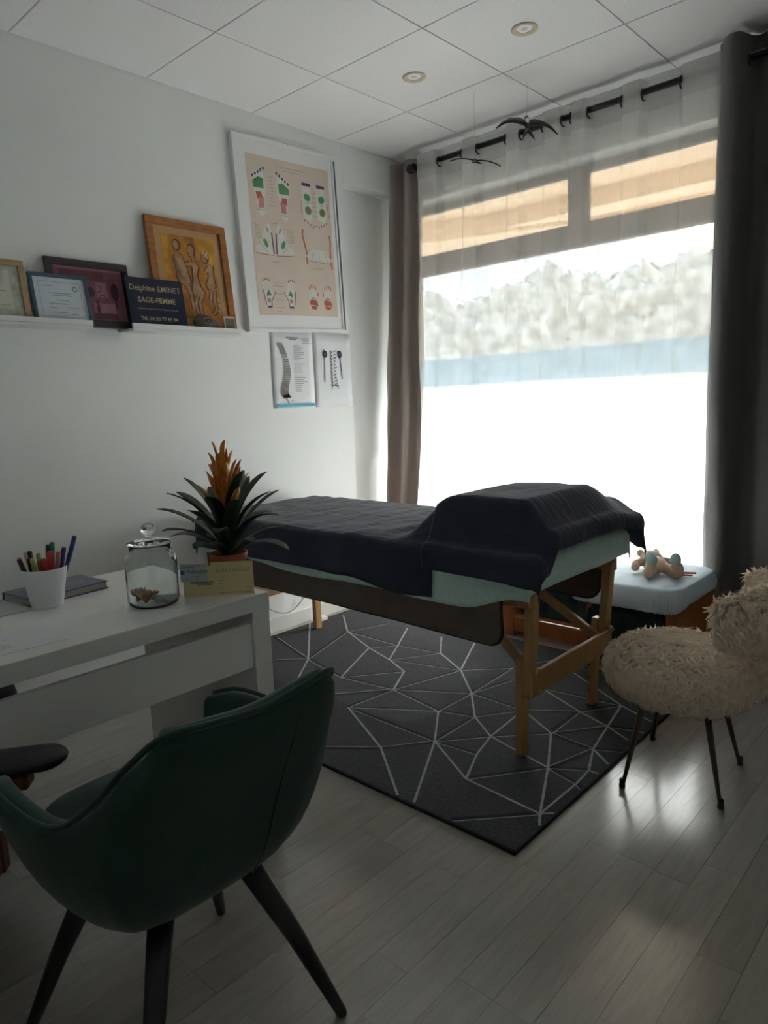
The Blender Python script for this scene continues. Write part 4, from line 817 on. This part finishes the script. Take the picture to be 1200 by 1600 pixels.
# ---- pen cup and pens
CUP = Vector((1.05, 0.80, DZ))
cp = thing('pen_cup', 'white tapered pen cup on the desk', 'cup', CUP)
MB().lathe([(0.001, 0.001), (0.040, 0.0), (0.043, 0.003), (0.063, 0.112), (0.064, 0.116), (0.0615, 0.116), (0.0405, 0.006), (0.001, 0.005)], 40).build('cup_body', mat('white_ceramic', (0.82, 0.83, 0.86), 0.35, var=0.01), cp, smooth=True)
pens = [('salmon pink', (0.62, 0.30, 0.22), -0.052, -0.012, 0.150, 0), ('beige', (0.60, 0.48, 0.36), -0.046, 0.014, 0.158, 0), ('dark olive', (0.07, 0.08, 0.06), -0.040, -0.030, 0.150, 0), ('blackish plum', (0.05, 0.025, 0.05), -0.030, -0.008, 0.166, 0), ('black', (0.012, 0.012, 0.02), -0.020, -0.034, 0.150, 0), ('lime green', (0.25, 0.36, 0.04), -0.006, -0.010, 0.158, 0), ('yellow green', (0.42, 0.44, 0.16), -0.010, -0.038, 0.150, 0),
        ('dark green', (0.02, 0.10, 0.06), 0.004, 0.030, 0.176, 0), ('teal green', (0.01, 0.18, 0.12), 0.016, 0.032, 0.182, 0), ('crimson', (0.36, 0.02, 0.025), 0.018, -0.030, 0.146, 1), ('bright red', (0.62, 0.05, 0.045), 0.030, -0.014, 0.164, 1), ('coral', (0.60, 0.22, 0.16), 0.042, -0.006, 0.160, 0), ('violet', (0.10, 0.06, 0.22), 0.046, 0.014, 0.168, 0), ('royal blue', (0.015, 0.07, 0.26), 0.052, 0.022, 0.198, 0)]
ri, uu2 = Vector((0.737, 0.675, 0)), Vector((-0.675, 0.737, 0))
for nm, col, a, b, ln, fat in pens:
    top_ = ri*a + uu2*b; bot = (ri*a + uu2*b)*0.48; bot = Vector((bot.x, bot.y, 0.0085)); r_ = 0.0068 if not fat else 0.0095
    lean = 2.05 if nm == 'royal blue' else (1.25 if abs(a) > 0.035 else 1.05)
    tip = Vector((top_.x*lean, top_.y*lean, ln)); rim = bot.lerp(tip, (0.116-0.0085)/(ln-0.0085)); k = min(1.0, 0.053/max(rim.xy.length, 1e-4))
    if k < 1: d = tip-rim; rim = Vector((rim.x*k, rim.y*k, rim.z)); tip = rim+d
    t = thing('felt_pen', f'{nm} felt pen standing in the white pen cup', 'pen', CUP+bot, group='felt pens in the white cup'); d = tip-bot
    mm = mat('pen_'+nm.replace(' ', '_'), col, 0.4, var=0.03)
    MB().tube([(0, 0, 0), d*0.62], r_*0.9, 10).build('barrel', mm, t, smooth=True)
    MB().tube([d*0.621, d*0.97, d], [r_, r_, r_*0.75], 10).build('cap', mm, t, smooth=True)
# ---- book and papers
t = thing('notebook', 'navy blue hardback notebook lying behind the pen cup', 'book', (0.935, 0.875, DZ), math.radians(6))
M_book = mat('navy_cover', (0.045, 0.08, 0.145), 0.35, var=0.15, vscale=20)
MB().box(-0.085, 0.085, -0.125, 0.125, 0.000, 0.003).build('cover', M_book, t, bevel=0.0008); MB().box(-0.085, 0.085, -0.125, 0.125, 0.0215, 0.0245).build('cover', M_book, t, bevel=0.0008)
MB().box(-0.087, -0.083, -0.125, 0.125, 0.003, 0.0215).build('spine', M_book, t); MB().box(-0.081, 0.081, -0.121, 0.121, 0.0032, 0.0213).build('pages', mat('page_edges', (0.42, 0.36, 0.32), 0.8, var=0.1, vscale=60, stretch=(0.1, 0.1, 8)), t)
m = MB(); Bk = Sheet((-0.085, 0.125, 0.0246), (1, 0, 0), (0, -1, 0), (0, 0, 1), 0.17, 0.25); Bk.ell(m, 0.6, 0.2, 0.05, 0.03); Bk.line(m, [(0.3, 0.35), (0.75, 0.33)], 0.002); Bk.line(m, [(0.3, 0.42), (0.7, 0.4)], 0.002); m.build('cover_print', mat('cover_print', (0.25, 0.30, 0.40), 0.5, var=0.2), t)
def desk_sheet(label, x, y, w, h, rz, z, mm, lines, tray=False):
    t = thing('paper_sheet', label, 'paper', (x, y, z), rz)
    MB().box(-w/2, w/2, -h/2, h/2, 0, 0.0008).build('paper', mm, t)
    S_ = Sheet((-w/2, -h/2, 0.0008), (0, 1, 0), (1, 0, 0), (0, 0, 1), h, w); m = MB()
    for k in range(lines): S_.line(m, [(0.10, 0.10+0.8*k/lines), (0.5+0.4*abs(nz(k*2.3, x*9)), 0.10+0.8*k/lines)], 0.0022, 0.0003)
    m.build('printed_lines', M_ink, t)
    if tray: MB().tube([(-w/2, -h/2, 0.002), (w/2, -h/2, 0.002), (w/2, h/2, 0.002), (-w/2, h/2, 0.002), (-w/2, -h/2, 0.002)], 0.003, 6).build('sleeve_edge', mat('sleeve_plastic', (0.75, 0.76, 0.76), 0.2, var=0.01), t)
desk_sheet('grey document in a clear sleeve left of the pen cup', 0.955, 0.600, 0.21, 0.30, math.radians(2), DZ, mat('grey_paper', (0.55, 0.57, 0.57), 0.5, var=0.03), 9, True)
desk_sheet('white printed page lying near the front edge of the desk', 1.300, 0.560, 0.21, 0.297, math.radians(-4), DZ, M_paper, 14)

# ---- glass jar with lid, shells and slips of paper
JC = Vector((1.302, 1.0, DZ))
jr = thing('glass_jar', 'clear glass storage jar with a ball-knob lid on the desk', 'jar', JC)
MB().lathe([(0.001, 0.0005), (0.060, 0.0), (0.069, 0.006), (0.0725, 0.018), (0.0725, 0.125), (0.070, 0.142), (0.062, 0.152), (0.0575, 0.158), (0.0575, 0.172), (0.060, 0.175), (0.058, 0.177), (0.054, 0.176), (0.0535, 0.158), (0.058, 0.150), (0.066, 0.140), (0.0688, 0.125), (0.0688, 0.020), (0.065, 0.010), (0.058, 0.0065), (0.001, 0.006)], 48).build('jar_body', M_jar, jr, smooth=True)
MB().lathe([(0.001, 0.1785), (0.050, 0.1785), (0.062, 0.1785), (0.064, 0.181), (0.060, 0.185), (0.030, 0.192), (0.012, 0.194), (0.009, 0.198), (0.014, 0.203), (0.0195, 0.212), (0.0205, 0.220), (0.017, 0.230), (0.009, 0.236), (0.001, 0.237)], 40).build('lid', M_jar, jr, smooth=True)
MB().torus((0.048, 0.040, 0.150), 0.011, 0.003, 'y', 14, 6).build('loop_handle', M_jar, jr, smooth=True)
for k, (a, b, col, lb) in enumerate([(-0.030, -0.018, (0.34, 0.16, 0.08), 'brown folded paper shell'), (-0.012, -0.030, (0.45, 0.22, 0.10), 'orange brown shell'), (-0.040, 0.006, (0.55, 0.40, 0.33), 'pale pink shell')]):
    p = ri*a+uu2*b; t = thing('seashell', f'{lb} at the bottom of the glass jar', 'shell', JC+Vector((p.x, p.y, 0.0075)), k*1.1); rows = []
    for i in range(13):
        th = -1.2+2.4*i/12; rows.append([(q*0.040*math.sin(th), q*0.040*math.cos(th)-0.014, 0.004+0.030*math.sin(q*PI*0.55)*(1-0.25*(i % 2))) for q in (0.05, 0.3, 0.6, 0.85, 1.0)])
    MB().grid(rows).build('valve', mat('shell_%d' % k, col, 0.5, var=0.3, vscale=60), t, smooth=True, solid=0.002, soff=0)
for k, (a, b, rz, col, lb) in enumerate([(0.012, 0.010, 0.4, (0.30, 0.44, 0.52), 'larger blue grey folded paper slip'), (0.024, -0.014, -0.3, (0.45, 0.58, 0.62), 'paler blue folded paper slip'), (0.042, 0.004, 0.9, (0.66, 0.70, 0.72), 'whitish folded paper slip')]):
    p = ri*a+uu2*b; t = thing('paper_slip', f'{lb} inside the glass jar', 'paper', JC+Vector((p.x, p.y, 0.0075+0.001*k)), rz)
    MB().quad((-0.026, -0.012, 0.001), (0.026, -0.012, 0.002), (0.026, 0.004, 0.014), (-0.026, 0.004, 0.012)).quad((-0.026, 0.004, 0.012), (0.026, 0.004, 0.014), (0.026, 0.018, 0.004), (-0.026, 0.018, 0.002)).build('folded_paper', mat('slip_%d' % k, col, 0.7, var=0.05), t, solid=0.0008)

# ---- bromeliad
PC = Vector((1.328, 1.248, DZ))
pt = thing('bromeliad', 'potted bromeliad with dark strap leaves and an orange flower spike', 'plant', PC)
M_terra = mat('terracotta', (0.32, 0.085, 0.04), 0.7, var=0.1); M_lf = mat('bromeliad_leaf', (0.022, 0.055, 0.025), 0.5, col2=(0.010, 0.030, 0.014), vscale=14, stretch=(1, 1, 0.5)); M_br = mat('orange_bract', (0.80, 0.38, 0.05), 0.45, col2=(0.50, 0.10, 0.015), vscale=22)
MB().lathe([(0.001, 0.001), (0.040, 0.0), (0.052, 0.088), (0.057, 0.088), (0.058, 0.110), (0.053, 0.110), (0.050, 0.092), (0.001, 0.092)], 32).build('pot', M_terra, pt, smooth=True)
MB().lathe([(0.001, 0.098), (0.030, 0.097), (0.0495, 0.094)], 24).build('soil', mat('soil', (0.03, 0.022, 0.016), 0.95, var=0.4, vscale=90, bump=0.5), pt, smooth=True)
def blade(az, length, f0, f1, wd, z0, mm, name, r0=0.008, cup=0.25, n_=12, tip=0.35, twist=0.0):
    hx, hy = math.cos(az), math.sin(az); p = Vector((r0*hx, r0*hy, z0)); rows = []
    for k in range(n_+1):
        t_ = k/n_; phi = lerp(f0, f1, t_**1.3); d = Vector((math.sin(phi)*hx, math.sin(phi)*hy, math.cos(phi)))
        w_ = wd*(0.75+0.5*t_-0.25*t_*t_)*(1 if t_ < 0.7 else max(0.08, math.sqrt(max(0, 1-((t_-0.7)/0.305)**2))))
        sd_ = Vector((-hy, hx, 0)); nn = d.cross(sd_)
        rows.append([p-sd_*w_/2-nn*(-cup*w_*0.5), p, p+sd_*w_/2-nn*(-cup*w_*0.5)])
        p = p + d*(length/n_)
    return MB().grid(rows).build(name, mm, pt, smooth=True, solid=0.0012, soff=0)
rnd = random.Random(5)
for k in range(28):
    ring = k/28; az = k*2.39996+0.4; f0 = lerp(0.95, 0.10, ring); f1 = f0 + lerp(1.25, 0.75, ring)*rnd.uniform(0.75, 1.15); ln = lerp(0.20, 0.25, ring)*rnd.uniform(0.9, 1.15)
    blade(az, ln, f0, f1, 0.044*rnd.uniform(0.85, 1.15), 0.098+0.03*ring, M_lf, 'leaf')
MB().tube([(0, 0, 0.098), (0, 0, 0.37)], [0.010, 0.006], 8).build('flower_stem', M_br, pt, smooth=True)
for k in range(22):
    q = k/22; az = k*2.39996; z0 = 0.20+0.165*q; blade(az, lerp(0.160, 0.085, q)*rnd.uniform(0.85, 1.15), lerp(0.66, 0.10, q)*rnd.uniform(0.7, 1.3), lerp(0.55, 0.20, q), 0.025, z0, M_br, 'bract', 0.004, 0.5, 8)

# ---- gift card and business card
a0, a1 = Vector((1.312, 1.092, DZ)), Vector((1.459, 1.240, DZ)); uC = (a1-a0).normalized(); nC = Vector((uC.y, -uC.x, 0))
t = thing('gift_card', 'pale yellow gift voucher card standing before the plant pot', 'card', a0)
M_yel = mat('yellow_card', (0.72, 0.62, 0.34), 0.7, var=0.03); wC = (a1-a0).length; hC = 0.101
vz = Vector((0, 0, 1)); SC = Sheet(vz*hC, uC, -vz, nC, wC, hC); SC.box(MB(), -0.0008, 0, 0, 0.10, 0.42, 1).build('left_panel', M_yel, t); SC.box(MB(), -0.0016, -0.0008, 0.40, 0, 1, 1).build('right_panel', M_yel, t)
M_txt = mat('brown_print', (0.34, 0.27, 0.14), 0.8, var=0.05); S2 = Sheet(SC.p(0, 0, 0.0), uC, -vz, nC, wC, hC)
text_mesh('BON CADEAU', 0.0155, S2.p(0.47, 0.30, 0.0004), uC, vz).build('lettering', M_txt, t)
m = MB()
for x0_, x1_, yy in ((0.5, 0.60, 0.45), (0.5, 0.58, 0.56), (0.5, 0.54, 0.65), (0.5, 0.56, 0.78), (0.88, 0.97, 0.78), (0.5, 0.95, 0.93)): S2.line(m, [(x0_, yy), (x1_, yy)], 0.0018, 0.0004)
m.build('printed_lines', M_txt, t)
text_mesh('Réflexologie', 0.0135, S2.p(0.10, 0.63, 0.0006), uC, vz, 'LEFT', 0.3).build('logo_lettering', M_ink2, t); m = MB(); S2.line(m, [(0.20, 0.67), (0.41, 0.66)], 0.0012, 0.0005); m.build('logo_underline', M_ink2, t)
t = thing('business_card', 'pale blue business card propped against the yellow gift card', 'card', a0+nC*0.0022+vz*0.046)
wB, hB = 0.078, 0.054; oB = -uC*0.006; SB = Sheet(oB+vz*hB+nC*0.001, uC, -vz, nC, wB, hB); SB.box(MB(), -0.0006, 0).build('card', mat('pale_card', (0.52, 0.58, 0.64), 0.6, var=0.03), t)
text_mesh('Réflexologie', 0.0125, SB.p(0.26, 0.50, 0.0004), uC, vz, 'LEFT', 0.3).build('logo_lettering', M_ink2, t)
m = MB(); SB.line(m, [(0.1, 0.12), (0.8, 0.10)], 0.0018, 0.0004); SB.line(m, [(0.1, 0.2), (0.55, 0.18)], 0.0018, 0.0004); SB.line(m, [(0.4, 0.56), (0.92, 0.55)], 0.001, 0.0004); SB.line(m, [(0.15, 0.72), (0.72, 0.72)], 0.0016, 0.0004); SB.line(m, [(0.15, 0.84), (0.72, 0.84)], 0.0016, 0.0004); m.build('printed_lines', M_ink, t)
SB.rect(MB(), 0.02, 0.36, 0.17, 0.58, 0.0004).build('blue_square', mat('card_blue', (0.03, 0.18, 0.42), 0.6, var=0.05), t)

# ================================================================== green velvet armchair
GC = Vector((1.93, 0.652, 0.0))
gc = thing('velvet_armchair', 'dark green velvet tub armchair with black tapered legs in the foreground', 'chair', GC)
half = [(-0.215, 0.262, 0.595), (-0.14, 0.280, 0.617), (-0.04, 0.286, 0.622), (0.06, 0.278, 0.620), (0.135, 0.262, 0.635), (0.205, 0.236, 0.690), (0.265, 0.208, 0.755), (0.318, 0.172, 0.806), (0.330, 0.095, 0.803), (0.332, 0.0, 0.795)]
rimc = catmull([(a, -b, c) for a, b, c in half] + [(a, b, c) for a, b, c in reversed(half[:-1])], 6)
cenb = Vector((-0.03, 0, 0)); rows = []
prof = [(0.0, 1.0, 1.0), (0.10, 0.990, 0.90), (0.22, 0.965, 0.77), (0.36, 0.925, 0.60), (0.50, 0.870, 0.42), (0.62, 0.80, 0.26), (0.74, 0.70, 0.13), (0.86, 0.55, 0.045), (0.94, 0.38, 0.012), (1.0, 0.12, 0.0)]
for p in rimc:
    row = []
    bx = cenb + Vector((p.x-cenb.x, p.y-cenb.y, 0))
    for t_, rf, zf in prof:
        x = cenb.x + (p.x-cenb.x)*rf*(1-0.16*sm(0.0, 0.5, t_)*sm(0.2, 0.33, p.x)); y = cenb.y + (p.y-cenb.y)*rf*(1+0.14*math.sin(PI*min(1, t_*1.25))*sm(0.10, 0.28, p.x))
        row.append((x, y, 0.348 + (p.z-0.348)*zf))
    rows.append(row)
MB().grid(rows).build('shell', M_green, gc, smooth=True, solid=0.046, soff=-1.0, sub=1)
MB().tube([(p.x*0.985, p.y*0.975, p.z+0.003) for p in rimc], 0.0055, 8).build('rim_piping', M_green, gc, smooth=True)
sc_ = []
for a in range(44):
    th = 2*PI*a/44; cx, cy = math.cos(th), math.sin(th); k = 0.55
    sc_.append([(-0.045+0.225*math.copysign(abs(cx)**k, cx)*r_, 0.205*math.copysign(abs(cy)**k, cy)*r_, z) for r_, z in ((0.02, 0.405), (0.93, 0.405), (1.0, 0.43), (0.99, 0.465), (0.92, 0.485), (0.6, 0.492), (0.02, 0.490))])
MB().grid(sc_, closeu=True).build('seat_cushion', M_green, gc, smooth=True)
for yy in (0.085,):
    pts = []
    k = min(range(len(rimc)//3, 2*len(rimc)//3), key=lambda i: abs(rimc[i].y-yy)); pts = [Vector(q)+Vector((0.002, 0, 0)) for q in rows[k][1:7]]
    MB().tube(catmull(pts, 4), 0.0013, 6).build('back_seam', M_green, gc, smooth=True)
M_gleg = mat('black_leg', (0.010, 0.009, 0.012), 0.4, var=0.05)
for fx, fy, tx, ty in ((0.227, 0.228, 0.112, 0.095), (-0.233, 0.240, -0.09, 0.125), (0.227, -0.228, 0.112, -0.095), (-0.233, -0.240, -0.09, -0.125)):
    MB().tube([(fx, fy, 0.0005), (fx*0.995, fy*0.995, 0.006), (lerp(fx, tx, 0.5), lerp(fy, ty, 0.5), 0.20), (tx, ty, 0.375)], [0.0095, 0.0115, 0.0185, 0.025], 14).build('leg', M_gleg, gc, smooth=True)

# ================================================================== wooden armchair, mostly left of the frame
ac = thing('wooden_armchair', 'reddish wooden armchair with black padded arm at the left edge behind the green chair', 'chair', (1.605, 0.180, 0.0), math.radians(-39.7)); 
M_redw = mat('reddish_wood', (0.10, 0.028, 0.016), 0.4, col2=(0.075, 0.02, 0.012), vscale=6, stretch=(5, 5, 1)); M_blk = mat('black_leatherette', (0.022, 0.022, 0.026), 0.5, var=0.1)
for s in (-1, 1):
    x = s*0.215
    arm = []
    for k in range(15):
        q = (1-math.cos(PI*k/14))/2; y = 0.105+0.23*q; e_ = min(q, 1-q)*0.23/0.05; r_ = max(0.03, math.sqrt(max(0, 1-(1-min(1, e_))**2)))
        arm.append([(x+0.046*r_*math.cos(2*PI*j/14), y, 0.545+0.024*r_*math.sin(2*PI*j/14)+0.008*q) for j in range(14)])
    MB().grid(arm, closev=True).build('arm_pad', M_blk, ac, smooth=True)
    MB().box(x-0.025, x+0.025, 0.08, 0.255, 0.490, 0.522).build('arm_rail', M_redw, ac, bevel=0.008)
    MB().beam((x, 0.00, 0.0005), (x, 0.10, 0.490), 0.036, 0.05, (1, 0, 0)).build('front_leg', M_redw, ac, bevel=0.006)
    MB().beam((x, -0.25, 0.0005), (x, -0.16, 0.45), 0.036, 0.05, (1, 0, 0)).build('rear_leg', M_redw, ac, bevel=0.006)
    MB().box(x-0.016, x+0.016, -0.18, 0.185, 0.30, 0.385).build('side_rail', M_redw, ac, bevel=0.004)
MB().box(-0.198, 0.198, -0.16, 0.175, 0.386, 0.45).build('seat', M_blk, ac, bevel=0.02); MB().box(-0.198, 0.198, 0.160, 0.182, 0.305, 0.385).build('front_rail', M_redw, ac, bevel=0.004)
MB().box(-0.196, 0.196, -0.195, -0.172, 0.30, 0.45).build('back_rail', M_redw, ac, bevel=0.006)

# ================================================================== fluffy vintage chair
FC = Vector((2.345, 2.268, 0.0))
fc = thing('fluffy_chair', 'small vintage chair with cream shaggy fur cover and thin bronze legs', 'chair', FC)
def fur(name, surf, parent, count, ln, seed, m=M_cream, down=0.55, wd=0.0045):
    """surf(r1, r2) -> point, normal ; short curved tufts"""
    R_ = random.Random(seed); b = MB()
    for _ in range(count):
        p, n = surf(R_.random(), R_.random()); tang = Vector((R_.uniform(-1, 1), R_.uniform(-1, 1), R_.uniform(-1, 0.4)-down)); tang = (tang-n*tang.dot(n)); tang = tang.normalized() if tang.length > 1e-3 else n.orthogonal()
        cl = 0.6+0.4*nz(p.x*28, p.y*28, p.z*28); L1 = ln*R_.uniform(0.7, 1.2)*(0.8+0.4*cl); s_ = n.cross(tang).normalized()*wd*R_.uniform(0.7, 1.3)
        a = p-n*0.002; c = p+n*L1*0.42+tang*L1*0.35; e = p+n*L1*0.50+tang*L1*0.95; i = len(b.v)
        b.v += [tuple(a-s_), tuple(a+s_), tuple(c-s_*0.8), tuple(c+s_*0.8), tuple(e)]; b.f += [(i, i+1, i+3, i+2), (i+2, i+3, i+4)]
    return tag(b.build(name, m, parent, smooth=True), kind='stuff')
sp_prof = [(0.0, 0.452), (0.10, 0.450), (0.165, 0.444), (0.198, 0.428), (0.214, 0.400), (0.214, 0.365), (0.203, 0.335), (0.18, 0.318)]
def prof_at(q):
    k = min(len(sp_prof)-2, int(q*(len(sp_prof)-1))); f = q*(len(sp_prof)-1)-k
    (r0, z0), (r1, z1) = sp_prof[k], sp_prof[k+1]; r_, z_ = lerp(r0, r1, f), lerp(z0, z1, f); d = Vector((r1-r0, z1-z0)).normalized(); return r_, z_, Vector((-d.y, d.x))
ws = [0.03, 0.09, 0.09, 0.10, 0.16, 0.15, 0.10]; cum = []; s_ = 0
for k in range(7):
    a_, b_ = sp_prof[k], sp_prof[k+1]; s_ += math.hypot(b_[0]-a_[0], b_[1]-a_[1])*(a_[0]+b_[0]); cum.append(s_)
def seat_surf(r1, r2):
    x = r1*cum[-1]; k = next(i for i, c in enumerate(cum) if c >= x); lo = cum[k-1] if k else 0; q = (k+(x-lo)/(cum[k]-lo))/7
    r_, z_, n2 = prof_at(min(q, 0.9999)); th = 2*PI*r2; d = Vector((math.cos(th), math.sin(th), 0)); return Vector((r_*d.x*1.04, r_*d.y*0.98, z_)), (d*abs(n2.x) + Vector((0, 0, n2.y if n2.x >= 0 else -n2.y)))
def seat_surf2(r1, r2):
    p, n = seat_surf(r1, r2); rad = p.xy.length; zc = 0.385
    n = Vector((p.x*4.2*sm(0.10, 0.21, rad), p.y*4.2*sm(0.10, 0.21, rad), (p.z-zc)*14 if rad > 0.1 else 1.0)); return p, n.normalized()
MB().lathe([(max(r_, 0.001), z_) for r_, z_ in sp_prof]+[(0.001, 0.316)], 36).build('seat', M_cream, fc, smooth=True)
fur('seat_fur', seat_surf2, fc, 8000, 0.040, 3, wd=0.0065)
MB().lathe([(0.001, 0.300), (0.165, 0.300), (0.172, 0.307), (0.165, 0.315), (0.001, 0.315)], 28).build('seat_base', mat('plywood', (0.32, 0.17, 0.08), 0.5, var=0.1), fc, smooth=True)
def back_c(q): a = lerp(-1.2, 1.2, q); return Vector((0.095+0.165*math.cos(a), 0.035+0.185*math.sin(a), 0.598-0.010*math.sin(q*PI)+0.02*q)), Vector((math.cos(a), math.sin(a), 0))
def back_pt(q, ph):
    c, d = back_c(q); e = (math.sin(PI*lerp(0.06, 0.94, q)))**0.35; t_ = 0.042*e; h_ = (0.084-0.020*math.exp(-((q-0.55)/0.1)**2))*e
    nrm = (d*(math.cos(ph)/0.042)+Vector((0, 0, math.sin(ph)/0.084))).normalized(); return c+d*t_*math.cos(ph)+Vector((0, 0, h_*math.sin(ph))), nrm
rows = [[back_pt(a/30, 2*PI*b/18)[0] for b in range(18)] for a in range(31)]
g = MB().grid(rows, closev=True); g.f.append(tuple(reversed(range(18)))); g.f.append(tuple(30*18+j for j in range(18))); g.build('backrest', M_cream, fc, smooth=True)
def bsurf(r1, r2):
    p, n = back_pt(r1, 2*PI*r2)
    ax = (back_c(min(1, r1+0.01))[0]-back_c(max(0, r1-0.01))[0]).normalized(); ends = (sm(0.85, 1, r1)-sm(0.15, 0, r1)); return p, (n+ax*ends*1.5).normalized()
fur('backrest_fur', bsurf, fc, 5500, 0.040, 8, wd=0.0065)
stp = catmull([(0.165, 0.035, 0.33), (0.215, 0.045, 0.37), (0.235, 0.045, 0.46), (0.245, 0.04, 0.56)], 5)
rows = [[p+Vector((0.026*math.cos(2*PI*j/12), 0.050*math.sin(2*PI*j/12), 0)) for j in range(12)] for p in stp]
MB().grid(rows, closev=True).build('back_support', M_cream, fc, smooth=True)
def ssurf(r1, r2):
    k = min(len(stp)-2, int(r1*(len(stp)-1))); p = stp[k].lerp(stp[k+1], r1*(len(stp)-1)-k); a = 2*PI*r2; return p+Vector((0.026*math.cos(a), 0.050*math.sin(a), 0)), Vector((math.cos(a), 0.4*math.sin(a), 0)).normalized()
fur('support_fur', ssurf, fc, 2500, 0.032, 9)
for fx, fy in ((2.233, 2.087), (2.517, 2.159), (2.483, 2.470), (2.182, 2.466)):
    f = Vector((fx, fy, 0))-FC; tpt = Vector((f.x*0.62, f.y*0.62, 0.300)); e = f.lerp(tpt, 0.055)
    lg = MB().tube([(e.x, e.y, 0.016), (tpt.x, tpt.y, 0.2995)], [0.0062, 0.0115], 12).build('leg', M_bronze, fc, smooth=True)
    MB().lathe([(0.001, 0.0005), (0.0095, 0.0008), (0.0105, 0.008), (0.0085, 0.018), (0.010, 0.026), (0.007, 0.032), (0.001, 0.032)], 14, (f.x, f.y, 0)).build('foot_cap', M_black, lg, smooth=True)

# flat print made of several small marks stays one joined part
for o in C.objects:
    n_ = o.name.split('.')[0]
    if n_.startswith('print_') or n_ in ('yellow_ground', 'spoon_shapes', 'dark_patches', 'pale_patches', 'curved_strokes', 'light_strokes', 'figure_shading', 'painted_figure', 'printed_lines', 'certificate_lines', 'text_print', 'title_print', 'ink_drawing', 'pale_centres', 'spine_drawing', 'lettering', 'logo_lettering', 'cover_print', 'logo_underline'):
        o['kind'] = 'stuff'
